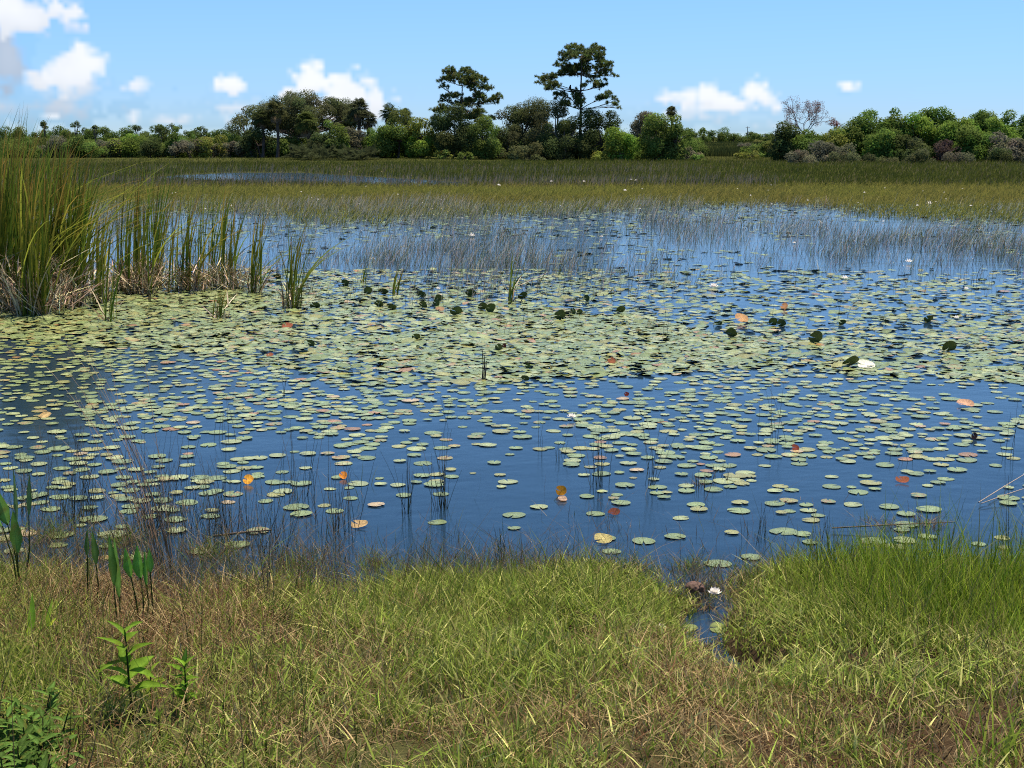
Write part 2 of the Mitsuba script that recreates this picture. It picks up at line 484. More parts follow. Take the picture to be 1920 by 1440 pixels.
def palm(label, px, top, Y, head, col, base_px=None, group=None):
    g = thing('palm_tree', label, 'palm tree', group)
    s = Y / F_PX
    c = at(px, top + head * .85, Y)
    b = at(base_px or px, top, Y)
    b[2] = float(ground(b[0], Y)) - .1
    tm = MB()
    t = np.linspace(0, 1, 8)[:, None]
    path = b + (c - b) * t + np.array([[.15, 0, 0]]) * np.sin(t * 3.14)
    v, f = tube(path, np.array([.19, .16, .15, .15, .15, .15, .16, .17]), 8)
    tm.add(v, f, (.2, .2, .2))
    tm.put(part(g, 'trunk'), 'bark_bsdf')
    r = head * s
    fm, dm = MB(), MB()
    for k in range(46):
        el = R.uniform(-.75, 1.45)
        az = R.uniform(0, 6.283)
        d = np.array([math.cos(az) * math.cos(el), math.sin(az) * math.cos(el), math.sin(el)])
        fan_frond(fm, c, d, r * .48 * R.uniform(.8, 1.15), r * .62, np.array(col) * R.uniform(.75, 1.3), .22)
    for k in range(12):
        az = R.uniform(0, 6.283)
        d = np.array([math.cos(az) * .5, math.sin(az) * .5, -1.0])
        fan_frond(dm, c, d, r * .5, r * .5, (.16, .12, .075), .3)
    fm.put(part(g, 'fronds'), 'tree_leaf_bsdf')
    dm.put(part(g, 'dead_fronds'), 'dry_bsdf')
    labels[part(g, 'dead_fronds')[:-4] if False else f'{g}__dead_fronds'] = {'label': 'brown dead fronds hanging under the head'}
    return g


def bare(name, label, px, top, hw, Y, base_py=262, bsdf='grey_bark_bsdf', depth=5, tr=.09, spread=.55, cat='tree', first=.32, leafcol=None):
    """A leafless tree, branching."""
    g = thing(name, label, cat)
    P = at(px, top, Y)
    z0 = float(ground(P[0], Y))
    H = P[2] - z0
    Wd = hw * Y / F_PX
    tm, bm = MB(), MB()
    fork = np.array([P[0] + .1, Y, z0 + first * H])
    limb(tm, [P[0], Y, z0 - .1], fork, tr, tr * .8, 0, 7, 5)
    tm.put(part(g, 'trunk'), bsdf)
    ends = []

    def grow(p, d, L, r, k):
        e = p + d * L
        limb(bm, p, e, r, r * .7, .03, 4 if k < 3 else 3, 4, .05)
        if k == 0:
            ends.append(e)
            return
        for q in range(3 if k > 1 else 4):
            nd = d + R.normal(size=3) * spread + np.array([0, 0, .12])
            nd /= np.linalg.norm(nd)
            grow(e if q < 2 else p + d * L * R.uniform(.5, .9), nd, L * R.uniform(.62, .82), r * .6, k - 1)
    n0 = 5
    for q in range(n0):
        az = 6.283 * q / n0 + R.uniform(-.3, .3)
        d = np.array([math.cos(az) * Wd * .95, math.sin(az) * Wd * .8, (1 - first) * H * .75])
        L = np.linalg.norm(d)
        grow(fork, d / L, L * .36, tr * .5, depth - 1)
    bm.put(part(g, 'branches'), bsdf)
    if leafcol is not None:
        lm = MB()
        e = np.array(ends)
        leaves(lm, np.hstack([e, np.full((len(e), 3), .22)]), .10, .09, leafcol, vary=.3)
        lm.put(part(g, 'withered_leaves'), 'tree_leaf_bsdf')
    return g


OAK, DARK, MID, LIGHT, YEL, GREY, MANG = (.056, .066, .030), (.042, .058, .021), (.066, .098, .024), (.090, .140, .026), (.110, .130, .030), (.080, .082, .055), (.060, .100, .022)
# --- far left line of small trees, hazy and distant
ORD = 'leftmost second third fourth fifth sixth seventh eighth ninth tenth eleventh twelfth thirteenth fourteenth fifteenth sixteenth seventeenth eighteenth nineteenth twentieth'.split()
ORD += ['twenty ' + q for q in 'first second third fourth fifth sixth seventh eighth ninth'.split()] + ['thirtieth', 'thirty first', 'thirty second']
lab = 'small dark round tree in the distant line on the left horizon'
xs = np.arange(-60, 440, 17.0)
for k, x in enumerate(xs):
    top = 236 + 5 * math.sin(k * 1.7) + R.uniform(-4, 5) + 6 * (x > 300)
    broad('distant_tree', f'small dark tree, {ORD[k]} from the left in the far left line', x, top, R.uniform(13, 22), 380 + R.uniform(-30, 40), np.array(MID) * R.uniform(.6, .9), low=.1, k=8, size=.5, lai=2.6, lsize=.36, group='trees in the distant line on the left')
for k, (x, top, w, l) in enumerate([(83, 224, 8, 'tallest distant tree at the far left above the cattails'), (142, 226, 9, 'round topped distant tree rising from the line on the left'), (178, 232, 8, 'small distant tree just right of the round topped one'),
                                (255, 233, 10, 'thin airy distant pine left of the pair of flat topped pines'), (300, 233, 16, 'left one of two flat topped distant pines'), (325, 231, 20, 'right one of two flat topped distant pines'), (378, 233, 13, 'lone distant pine left of the big oak')]):
    broad('distant_pine', l, x, top, w, 330, np.array(DARK) * 1.25, low=.55, k=8, size=.45, lai=2.2, lsize=.3, gaps=True)
# --- shrubs on the left shore
for k, (x, top, w, c, l) in enumerate([(40, 262, 40, MID, 'green shrub half hidden behind the tallest cattails'), (110, 256, 44, GREY, 'grey green shrub just right of the tall cattail tips'), (160, 250, 42, MID, 'rounded green shrub, second from the left on the far shore'),
                                (205, 257, 34, GREY, 'dull grey green shrub low on the left far shore'), (240, 250, 36, LIGHT, 'bright green shrub on the left far shore'), (282, 256, 34, DARK, 'dark green shrub between two bright ones on the left shore'),
                                (328, 237, 24, MID, 'rounded taller green bush below the flat topped distant pines'), (352, 262, 40, GREY, 'sprawling grey green shrub left of the oak'), (395, 252, 38, YEL, 'yellow green topped shrub left of the oak'), (430, 262, 40, GREY, 'grey twiggy shrub below the left edge of the oak')]):
    broad('shore_shrub', l, x, top, w, 146 + R.uniform(-3, 3), c, low=.02, k=20, size=.36, cat='shrub', lai=3.0)
# --- oak hammock
g = broad('oak_tree', 'broad grey green oak with the widest crown, left of the palms', 575, 168, 118, 150, OAK, low=.16, k=95, size=.20, lai=2.3, lsize=.16, gaps=True, trunk_r=.17, dome=True, bark='grey_bark_bsdf')
broad('oak_tree', 'smaller grey oak with see through crown at the left end of the grove', 470, 196, 50, 149, OAK, low=.16, k=22, size=.30, lai=1.9, gaps=True, trunk_r=.16, bark='grey_bark_bsdf')
broad('oak_tree', 'thin grey oak behind the tall palm, sky showing through its branches', 662, 196, 46, 152, GREY, low=.4, k=14, size=.28, lai=1.5, gaps=True, bark='grey_bark_bsdf')
palm('palm tree with round head standing in front of the big oak', 517, 186, 144, 24, (.075, .085, .035))
palm('small palm to the left of the palm in front of the oak', 490, 204, 145, 19, (.060, .080, .030))
palm('bright green palm low in front of the right half of the oak', 575, 208, 143, 27, (.090, .120, .035))
palm('tallest palm just right of the big oak against the sky', 672, 183, 147, 24, (.070, .085, .040), 668)
palm('shaggy palm leaning right beside the tallest palm', 690, 206, 146, 20, (.060, .070, .035), 684)
palm('palm with dark head right of the two middle palms', 731, 193, 147, 22, (.060, .085, .030))
palm('palm beside the dead snag, smaller than its left neighbour', 760, 203, 147, 19, (.060, .085, .030))
for (x, top, w, c, lo, l) in [(482, 236, 36, DARK, .02, 'dark rounded bush under the left part of the oak'), (545, 250, 40, MID, .02, 'green bush under the palm in front of the oak'), (600, 238, 34, DARK, .02, 'dark bush below the bright green palm'),
                              (625, 222, 34, MID, .02, 'green bush right of the bright green palm'), (655, 238, 36, GREY, .02, 'olive bush below the tallest palm'), (700, 236, 34, MID, .02, 'olive green bush below the shaggy palm'),
                              (745, 206, 46, MID, .05, 'green leafy tree crown below the two right palms'), (790, 210, 32, YEL, .05, 'yellow green tree right of the dead snag'), (740, 244, 66, LIGHT, .02, 'bright green wide shrub in the middle of the shore'),
                              (700, 272, 34, LIGHT, .02, 'bright low shrub at the left foot of the wide bright shrub'), (790, 246, 40, LIGHT, .02, 'bright green shrub left of the left pine')]:
    broad('grove_shrub', l, x, top, w, 141 + R.uniform(-3, 5), c, low=lo, k=20, size=.34, cat='shrub' if lo < .04 else 'tree', lai=3.0)
bare('dead_snag', 'thin leafless dead snag sticking up left of the left pine', 783, 206, 12, 141, depth=3, tr=.06, first=.6, spread=.3)
g = stuff('undergrowth', 'mass of dark green undergrowth behind and between the shore shrubs', 'undergrowth')
ug = []
for x_ in np.arange(-420, 1318, 7.0):
    p_ = at(x_, 280, 152 + R.uniform(-5, 5))
    t_ = at(x_, 262 + R.uniform(-6, 8) - (10 if 430 < x_ < 1230 else 0), p_[1])[2]
    ug.append((p_[0], p_[1], t_ * .45, .8, .8, t_ * .6))
for x_ in np.arange(1468, 2300, 7.0):
    p_ = at(x_, 280, 136 + R.uniform(-3, 3))
    t_ = at(x_, 254 + R.uniform(-6, 8), p_[1])[2]
    ug.append((p_[0], p_[1], t_ * .45, .75, .75, t_ * .6))
mb = MB()
leaves(mb, ug, .18, 3.0, np.array(MID) * .85)
mb.put(g, 'tree_leaf_bsdf')
# --- saw palmettos along the foot of the grove
for k, x in enumerate(np.arange(548, 700, 12.0)):
    g = thing('palmetto', f'low grey green fan palmetto, {ORD[k]} from the left along the foot of the grove', 'palmetto', 'palmettos at the foot of the grove')
    p = at(x + R.uniform(-4, 4), 262, 134 + R.uniform(-3, 3))
    p[2] = float(ground(p[0], p[1])) + .25
    fm = MB()
    for q in range(22):
        el, az = R.uniform(.0, 1.3), R.uniform(0, 6.283)
        fan_frond(fm, p, np.array([math.cos(az) * math.cos(el), math.sin(az) * math.cos(el), math.sin(el)]), R.uniform(.4, 1.1), .5, np.array((.055, .070, .032)) * R.uniform(.7, 1.3), .1)
    fm.put(part(g, 'fronds'), 'leaf_bsdf')
# --- left pine
pine('left pine with flat topped crown and forked upper limbs', 140, [(862, 302), (863, 250), (864, 215), (866, 190), (867, 160)],
     [(866, 138, 26, 8, 4), (885, 142, 16, 9, 4), (845, 145, 18, 9, 4), (830, 160, 10, 7, 3), (900, 152, 12, 8, 4), (912, 155, 8, 6, 3), (878, 155, 22, 9, 4), (905, 170, 24, 10, 3), (925, 184, 14, 8, 3), (893, 180, 20, 9, 3),
      (930, 192, 8, 6, 3), (850, 192, 26, 10, 2), (826, 205, 14, 9, 2), (880, 200, 24, 10, 2), (840, 215, 24, 11, 2), (870, 222, 26, 11, 2), (895, 215, 18, 9, 2), (830, 230, 22, 10, 1), (905, 232, 20, 10, 1)], (.062, .080, .026))
# --- right pine
pine('tallest pine with layered flat crown, right of the middle of the shore', 140, [(1088, 302), (1088, 250), (1089, 205), (1089, 170), (1090, 140), (1091, 105)],
     [(1092, 93, 30, 8, 5), (1112, 98, 20, 9, 5), (1070, 99, 18, 8, 5), (1128, 108, 12, 8, 5), (1090, 104, 30, 9, 5), (1058, 106, 8, 6, 5),
      (1052, 120, 12, 8, 4), (1075, 122, 22, 10, 4), (1105, 124, 24, 10, 4), (1130, 124, 16, 9, 4), (1148, 138, 12, 8, 4), (1090, 132, 30, 9, 4), (1062, 136, 20, 8, 4), (1125, 140, 18, 8, 4),
      (1030, 145, 14, 7, 3), (1014, 152, 9, 7, 3), (1042, 152, 12, 8, 3), (1115, 158, 14, 7, 3), (1133, 156, 10, 7, 3), (1028, 166, 16, 6, 3), (1098, 162, 9, 6, 3),
      (1065, 180, 20, 8, 2), (1048, 176, 10, 6, 2), (1130, 184, 16, 7, 2), (1145, 190, 10, 6, 2), (1072, 198, 20, 8, 2), (1150, 200, 8, 5, 2)], (.058, .078, .026))
# --- centre and right of the grove
for (n, x, top, w, c, lo, gp, l) in [('grey_oak', 985, 170, 52, OAK, .1, True, 'dark grey twiggy oak between the two pines'), ('grey_oak', 1035, 174, 50, OAK, .1, True, 'grey twiggy oak close left of the tall pine'), ('grey_oak', 948, 205, 34, OAK, .1, True, 'low dark oak right of the left pine'),
                                     ('dark_tree', 1130, 190, 50, DARK, .0, False, 'very dark leafy tree behind the foot of the tall pine'), ('dark_tree', 848, 197, 42, DARK, .0, False, 'very dark leafy tree behind the left pine trunk'), ('dark_tree', 908, 212, 32, MID, .0, False, 'dark leafy tree right of the left pine trunk'),
                                     ('grey_tree', 1205, 196, 34, GREY, .1, True, 'grey feathery tree with uneven top right of the tall pine'), ('grey_tree', 1235, 218, 34, GREY, .1, True, 'grey green tree left of the small round palm'), ('dark_tree', 1060, 205, 50, DARK, .0, False, 'dark tree mass below the grey oaks')]:
    broad(n, l, x, top, w, (137 + R.uniform(0, 2)) if n == 'dark_tree' else 140 + R.uniform(1, 5), c, low=lo, k=22, size=.32, lai=2.7 if gp else 3.2, gaps=gp, bark='grey_bark_bsdf' if gp else 'bark_bsdf', lsize=.15)
palm('small round headed palm at the right end of the grove', 1259, 198, 150, 13, (.06, .07, .03))
for (x, top, w, c, l) in [(1165, 218, 30, LIGHT, 'bright green rounded shrub right of the tall pine'), (1178, 258, 40, MID, 'green shrub below the bright rounded one'), (1130, 282, 26, YEL, 'yellow green low shrub at the foot of the tall pine'), (1240, 208, 42, MID, 'green shrub below the grey feathery tree'),
                          (1268, 208, 30, MID, 'dull shrub right under the small round palm'), (1285, 258, 32, GREY, 'grey twiggy shrub sloping down at the right end of the grove'), (1225, 272, 44, MID, 'low olive shrub at the right foot of the grove'), (1310, 282, 18, MID, 'last low shrub before the gap in the trees'),
                          (990, 268, 46, OAK, 'dark twiggy brush under the grey oaks'), (935, 275, 30, DARK, 'dark brush right of the left pine foot'), (1060, 280, 34, DARK, 'dark low brush left of the tall pine foot'), (835, 282, 24, YEL, 'yellow green low shrub at the left pine foot'), (870, 280, 20, MID, 'low green shrub in front of the left pine trunk')]:
    broad('grove_shrub', l, x, top, w, 137 + R.uniform(-3, 2), c, low=.02, k=18, size=.36, cat='shrub', lai=2.8)
# --- the gap: far woods, poles, low bushes
lab = 'hazy far tree in the wood behind the gap'
for k, x in enumerate(np.arange(1276, 1470, 9.0)):
    top = 246 + R.uniform(-3, 3) - 6 * math.exp(-((x - 1340) / 26) ** 2) - 9 * math.exp(-((x - 1288) / 14) ** 2) + 2 * (x > 1370)
    broad('far_tree', f'hazy far tree, {ORD[k]} from the left in the wood behind the gap', x, top, R.uniform(9, 15), 620 + R.uniform(-40, 60), np.array(MID) * .8, low=.05, k=7, size=.5, lai=2.4, lsize=.55, group='far trees behind the gap')
for x, top, l in [(1402, 237, 'thin far pole standing above the wood in the gap'), (1454, 243, 'thin far pole beside the dark trees on the right')]:
    g = thing('far_pole', l, 'pole')
    p = at(x, top, 640)
    m = MB()
    v, f = tube([[p[0], 640, 0], [p[0], 640, p[2]]], [.22, .14], 6)
    m.add(v, f, (.12, .12, .12))
    v, f = tube([[p[0] - .9, 640, p[2] - .6], [p[0] + .9, 640, p[2] - .6]], [.1, .1], 4)
    m.add(v, f, (.12, .12, .12))
    m.put(g, 'dry_bsdf')
for (x, top, w, Yd, c, l) in [(1398, 267, 18, 230, GREY, 'grey round bush standing alone in the gap'), (1420, 272, 40, 150, MID, 'low green bush right of the gap'), (1405, 284, 34, 140, YEL, 'yellow green bush in front at the right side of the gap'), (1440, 266, 26, 146, MID, 'green bush against the dark trees on the right')]:
    broad('gap_shrub', l, x, top, w, Yd, c, low=.02, k=14, size=.4, cat='shrub', lai=2.8)
# --- right grove
bare('bare_tree', 'leafless grey tree with fine round crown above the right trees', 1508, 184, 50, 138, depth=5, tr=.11, first=.42, leafcol=(.11, .075, .07))
broad('withered_shrub', 'reddish brown withered tree top beside the leafless tree', 1565, 220, 14, 138, (.10, .045, .035), low=.3, k=8, lai=2.2, cat='tree')
for k, (x, top, w, c, Yd, l) in enumerate([(1478, 228, 30, DARK, 132, 'dark green tree at the left end of the right hand grove'), (1520, 236, 32, MANG, 131, 'green tree under the leafless tree'), (1560, 238, 30, YEL, 130, 'yellow green tree under the withered top'), (1600, 216, 32, MANG, 132, 'green tree left of the tall row on the right'),
                                    (1635, 203, 34, MANG, 133, 'first tall round tree of the row on the right'), (1680, 201, 34, MANG, 132, 'second tall tree of the row on the right'), (1720, 204, 32, LIGHT, 131, 'bright tree in the middle of the row on the right'), (1758, 195, 36, MANG, 133, 'highest tree of the row on the right'),
                                    (1800, 205, 34, LIGHT, 130, 'bright green tree right of the highest one in the row'), (1842, 198, 30, MANG, 137, 'airy dark tree with sky around its top on the right'), (1880, 210, 32, LIGHT, 129, 'bright tree near the right edge'), (1905, 203, 30, MANG, 133, 'tree cut by the right edge of the view'), (1950, 205, 36, MANG, 131, 'tree just beyond the right edge of the view'),
                                    (1660, 240, 40, MANG, 128, 'lower green tree in front of the tall row'), (1700, 252, 40, DARK, 127, 'dark low tree in front of the middle of the row'), (1830, 240, 42, MANG, 126, 'lower green tree in front of the right end of the row'), (1890, 252, 36, GREY, 124, 'dull green low tree near the right edge'), (1560, 258, 40, GREY, 127, 'dull low tree in front of the yellow green one')]):
    broad('grove_tree', l, x, top - 3, w * 1.2, Yd, c, low=.0, k=34, size=.33, lai=3.0, lsize=.2)
broad('brown_shrub', 'dark purplish brown shrub in the shade of the right grove', 1778, 248, 30, 125, (.045, .032, .030), low=.02, k=14, lai=2.2, cat='shrub')
for k, (x, top, w, c, l) in enumerate([(1500, 276, 34, GREY, 'grey green low brush at the left foot of the right grove'), (1580, 282, 40, OAK, 'dull brush at the foot of the right grove, under the withered top'), (1650, 280, 40, OAK, 'dull brush under the first tall tree on the right'), (1725, 282, 40, OAK, 'dull brush under the highest tree on the right'),
                                (1800, 280, 36, GREY, 'pale reedy brush right of the brown shrub'), (1880, 274, 30, DARK, 'dark brush at the right edge shore'), (1950, 276, 34, GREY, 'brush just past the right edge')]):
    broad('foot_brush', l, x, top, w, 120 + R.uniform(-2, 2), c, low=.0, k=16, size=.4, cat='shrub', lai=2.4, lsize=.15)

# --- the bird on the long limb of the tall pine
g = thing('bird', 'small dark bird perched on the long left limb of the tall pine', 'bird')
p = at(1069, 164, 139.4)
mb = MB()
sp = trimesh.creation.icosphere(2)
mb.add(sp.vertices * [.11, .10, .17] + p, sp.faces, (.02, .02, .022))
mb.add(sp.vertices * [.065, .065, .065] + p + [.03, 0, .19], sp.faces, (.02, .02, .022))
v, f = leaf(p + [-.05, 0, -.1], [-.4, 0, -1], [-1, 0, .3], .2, .09)
mb.add(v, f, (.02, .02, .022))
mb.put(part(g, 'body'), 'dry_bsdf', True)
v, f = leaf(p + [.08, 0, .19], [1, 0, -.1], [0, 0, 1], .06, .03)
MB().add(v, f, (.08, .07, .05)).put(part(g, 'beak'), 'dry_bsdf')

# ------------------------------------------------------------------ marsh grass and stems in the water (nobody could count them)
hole = HOLE
hole2 = shapely.Polygon([tuple(on(x, y)[:2]) for x, y in [(960, 337), (1100, 335), (1300, 336), (1340, 339), (1200, 342), (1000, 342)]])


def scatter(n, y0, y1, pw=1.0, side=.44):
    n = int(n * 1.12)
    """n points over the view's wedge between two distances, with density falling as 1 / distance ** pw."""
    y = (y0 ** (2 - pw) + R.random(n) * (y1 ** (2 - pw) - y0 ** (2 - pw))) ** (1 / (2 - pw)) if pw != 2 else y0 * (y1 / y0) ** R.random(n)
    x = R.uniform(-1, 1, n) * (y * side + 2.6)
    return x, y


def keep(mask, *a):
    return [q[mask] for q in a]


x, y = scatter(130000, 64, 150, 1.2)
m = (~shapely.contains_xy(hole, x, y) | (R.random(len(x)) < .12)) & (y < far_shore(x) + 10) & ~(shapely.contains_xy(hole2, x, y) & (R.random(len(x)) < .7))
x, y = keep(m, x, y)
q = np.stack([x * .10, y * .035, 0 * x], -1)
n1 = fbm(q, 3, 11)
c = np.array((.086, .105, .022)) + (n1 - .35).clip(0, 1)[:, None] * np.array((.05, .04, .008))
pale = (R.random(len(x)) < .04 * (1 + 2 * (n1 > .55)))
c[pale] = (.22, .18, .11)
h = R.uniform(.14, .38, len(x)) * (.6 + .7 * n1)
n2 = fbm(np.stack([x * .35, y * .14, 0 * x], -1), 3, 12)
h = np.where(y > far_shore(x) - 6, h * .7, h) * (.45 + 1.15 * n2)
c = c * (.7 + .7 * n2)[:, None]
mb = MB()
mb.add(*blades(np.stack([x, y, np.maximum(ground(x, y), -.05)], -1), h, R.uniform(.025, .05, len(x)), R.normal(0, .9, len(x)), R.normal(.1, .2, len(x)), R.uniform(0, .35, len(x)), c * R.uniform(.7, 1.3, (len(x), 1)), seg=2))
xg = R.uniform(0, 1, 14000)
yg = 150 + 330 * R.random(14000) ** 1.3
xa, xb = (1270 - 960) / F_PX * yg, (1480 - 960) / F_PX * yg
xg = xa + (xb - xa) * xg
ng = fbm(np.stack([xg * .05, yg * .03, 0 * xg], -1), 2, 19)
mb.add(*blades(np.stack([xg, yg, ground(xg, yg)], -1), R.uniform(.4, .9, len(xg)), yg * .0009, R.normal(0, 1, len(xg)), R.normal(.1, .2, len(xg)), .1, (np.array((.055, .07, .022)) + (ng[:, None] > .55) * np.array((.05, .045, .01))) * R.uniform(.7, 1.3, (len(xg), 1)), seg=2))
g = stuff('marsh_sedge', 'olive brown sedge covering the far marsh before the trees', 'sedge')
mb.put(g, 'leaf_bsdf')

# reeds at the edges of the open strip
x, y = scatter(9000, 63, 70, 1)
x2, y2 = scatter(5000, 84, 96, 1)
x, y = np.concatenate([x, x2]), np.concatenate([y, y2])
m = (x > -24) & (x < 12) & (R.random(len(x)) < .6)
x, y = keep(m, x, y)
mb = MB()
mb.add(*blades(np.stack([x, y, 0 * x], -1), R.uniform(.3, .75, len(x)), .022, R.normal(0, .6, len(x)), R.normal(.1, .08, len(x)), .1, rnd_col((.28, .23, .16), len(x)), seg=2))
g = stuff('dry_reed', 'pinkish tan dry reeds fringing the open strip of far water', 'reed')
mb.put(g, 'leaf_bsdf')

x, y = scatter(90000, 36, 67, .8)
q = np.stack([x * .22, y * .10, 0 * x], -1)
n1 = fbm(q, 3, 17)
edge = 40.5 + 2.2 * np.sin(x * .35) + 14 * (n1 - .5) - 1.5 * np.clip(x - 5, 0, 8) / 8
m = (y > edge) & (R.random(len(x)) < np.clip((y - edge) / 6 + .12, 0, 1)) & ~shapely.contains_xy(hole, x, y)
x, y, n1 = keep(m, x, y, n1)
c = np.array((.165, .200, .030)) * (1 - (n1 - .3)[:, None].clip(0, 1)) + (n1 - .3).clip(0, 1)[:, None] * np.array((.20, .14, .05))
mb = MB()
mb.add(*blades(np.stack([x, y, 0 * x - .02], -1), R.uniform(.10, .34, len(x)), R.uniform(.015, .03, len(x)), R.normal(0, 1.4, len(x)), np.abs(R.normal(.5, .5, len(x))), R.uniform(0, .8, len(x)), c * R.uniform(.65, 1.35, (len(x), 1)), seg=2, tip=(.20, .18, .06)))
g = stuff('water_grass', 'yellow green low grass floating in a broad band across the marsh', 'grass')
mb.put(g, 'leaf_bsdf')

# thin spikerush stems over the open middle water
x, y = scatter(95000, 15.5, 47, .9)
n1 = fbm(np.stack([x * .42, y * .22, 0 * x], -1), 3, 5)
n2 = fbm(np.stack([x * 1.3, y * .7, 0 * x], -1), 2, 6)
d = np.clip((n1 - .30) * 2.2, .22, .8) * np.clip((y - 17.5 - 1.2 * np.sin(x * .6)) / 9, .03, 1) * (.35 + 1.3 * (n2 > .5))
d *= np.where((x > 6) & (y > 36), .25, 1)
m = R.random(len(x)) < d * np.where(y > 23, 1.05, .6)
x, y, n1 = keep(m, x, y, n1)
c = rnd_col((.48, .45, .35), len(x), .3)
gr = R.random(len(x)) < .35
c[gr] = rnd_col((.13, .16, .06), gr.sum(), .3)
mb = MB()
h = R.uniform(.14, .46, len(x)) * (.6 + .7 * n1) * np.clip(.7 + (y - 17) * .02, .5, 1.1)
mb.add(*stalks(np.stack([x, y, 0 * x - .03], -1), h, R.uniform(.0020, .0036, len(x)) * (1 + .012 * y), R.normal(.2, .8, len(x)), np.abs(R.normal(.16, .22, len(x))), R.uniform(0, .4, len(x)), c))
g = stuff('spikerush', 'thin grey brown spikerush stems standing in the middle water', 'rush')
mb.put(g, 'leaf_bsdf')


# ------------------------------------------------------------------ lily pads
def pad_mesh(x, y, z, r, rot, tilt, taz, wav, col, rim=16, cup=.0, spot=None):
    an = np.linspace(.14, 2 * np.pi - .14, rim)
    ph = R.uniform(0, 6.28, 3)
    rr = r * (1 + .05 * np.sin(an * 2 + ph[0]) + .03 * np.sin(an * 3 + ph[1]))
    zz = wav * r * (.5 * np.sin(an * 2 + ph[2]) + .5 * np.sin(an * 3 + ph[0])) + cup * r
    ring = np.stack([rr * np.cos(an), rr * np.sin(an), zz], -1)
    mid = np.stack([.62 * rr * np.cos(an), .62 * rr * np.sin(an), zz * .25], -1)
    v = np.vstack([[[.02 * r, 0, 0]], mid, ring])
    k = np.arange(rim - 1)
    f = np.vstack([np.stack([0 * k, 1 + k, 2 + k], 1), np.stack([1 + k, 1 + rim + k, 2 + rim + k], 1), np.stack([1 + k, 2 + rim + k, 2 + k], 1)])
    ca, sa = math.cos(rot), math.sin(rot)
    v = v @ np.array([[ca, sa, 0], [-sa, ca, 0], [0, 0, 1]])
    if tilt:
        d = np.array([math.cos(taz), math.sin(taz), 0])         # this side goes up
        along = v @ d
        side = v - np.outer(along, d)
        v = side + np.outer(along * math.cos(tilt), d) + np.outer(along * math.sin(tilt), [0, 0, 1]) - np.outer(side[:, 2] * 0, d)
    cc = np.broadcast_to(np.asarray(col, float), v.shape).copy()
    cc[0] *= 1.25
    cc[1 + rim:] *= .92
    cc *= 1 + .07 * R.normal(size=(len(v), 1))
    if spot is not None:
        s = R.random(len(v)) < .3
        cc[s] = cc[s] * .4 + np.asarray(spot) * .6
    return v + [x, y, z], f, cc


def proj(x, y, z=0.0):
    d = np.stack([x - EYE[0], y - EYE[1], z - EYE[2] + 0 * x], -1)
    w = d @ FWD
    return 960 + F_PX * d[..., 0] / w, 720 - F_PX * (d @ UPV) / w


# throw pads, nearest first; the cover wanted falls off outside the dense band
N = 150000
py = R.uniform(0, 1, N)
y = 6.9 + (24 - 6.9) * np.sqrt(py)
x = R.uniform(-1, 1, N) * (y * .42 + 1.5)
u, dist = x / y, y
n1 = fbm(np.stack([x * .9, y * .55, 0 * x], -1), 3, 31)
n2 = fbm(np.stack([x * .35, y * .25, 0 * x], -1), 2, 33)
near_edge = 12.7 + .5 * np.sin(x * .8) + 2.1 * np.clip((-.10 - u) / .12, 0, 1) + .3 * np.clip(u / .3, 0, 1) + 1.2 * (n1 - .5)
far_edge = np.interp(u, [-.36, -.14, -.08, .02, .10, .16, .36], [20.4, 20.2, 18.9, 18.6, 17.6, 16.2, 15.8]) + .5 * np.sin(x * 1.4) + 3.0 * (n1 - .5)
clump = np.clip((n1 - .40) * 5.0, .10, 1.25)
want = np.where(dist < near_edge, .29 * np.maximum(clump, .22) * np.clip(1.25 - (dist - 9) * .12, .7, 1.3), np.where(dist < far_edge, 1.2, .16 * np.exp(-(dist - far_edge) / 4)))
want = np.where((u < -.16) & (dist > 10.5) & (dist < near_edge), .36 * np.clip(clump + .3, 0, 1.2), want)
want = np.where(dist < 7.5, .34 * np.maximum(clump, .4), want)
want = np.where((dist > near_edge) & (dist < far_edge) & (n2 * .4 + n1 * .6 > .565), want * .25, want)
rad = np.where(dist < near_edge, R.uniform(.033, .064, N) + .02 * R.random(N) ** 2, R.uniform(.036, .072, N) + .03 * R.random(N) ** 2) * np.where(R.random(N) < .12, .7, 1)
grid, pads = {}, []
for k in range(N):
    if R.random() > want[k] * .8:
        continue
    cx, cy = int(x[k] // .25), int(y[k] // .25)
    gap = (1.0 if dist[k] < near_edge[k] else .52)
    if dist[k] < near_edge[k] and R.random() < .55:
        gap = .62
    ok = True
    for ax in (-1, 0, 1):
        for ay in (-1, 0, 1):
            for (qx, qy, qr) in grid.get((cx + ax, cy + ay), ()):
                if (qx - x[k]) ** 2 + (qy - y[k]) ** 2 < (gap * (qr + rad[k])) ** 2:
                    ok = False
    if ok:
        grid.setdefault((cx, cy), []).append((x[k], y[k], rad[k]))
        pads.append((x[k], y[k], rad[k], bool(dist[k] < near_edge[k])))
pads = [p for p in pads if p[1] > shore(p[0]) + .12]
pads.sort(key=lambda p: p[1] - 12 * p[2])
GREEN, PALE, OLIVE, RUST, PINK = (.132, .172, .064), (.200, .232, .098), (.185, .190, .060), (.20, .12, .045), (.26, .205, .105)
print('pads', len(pads))
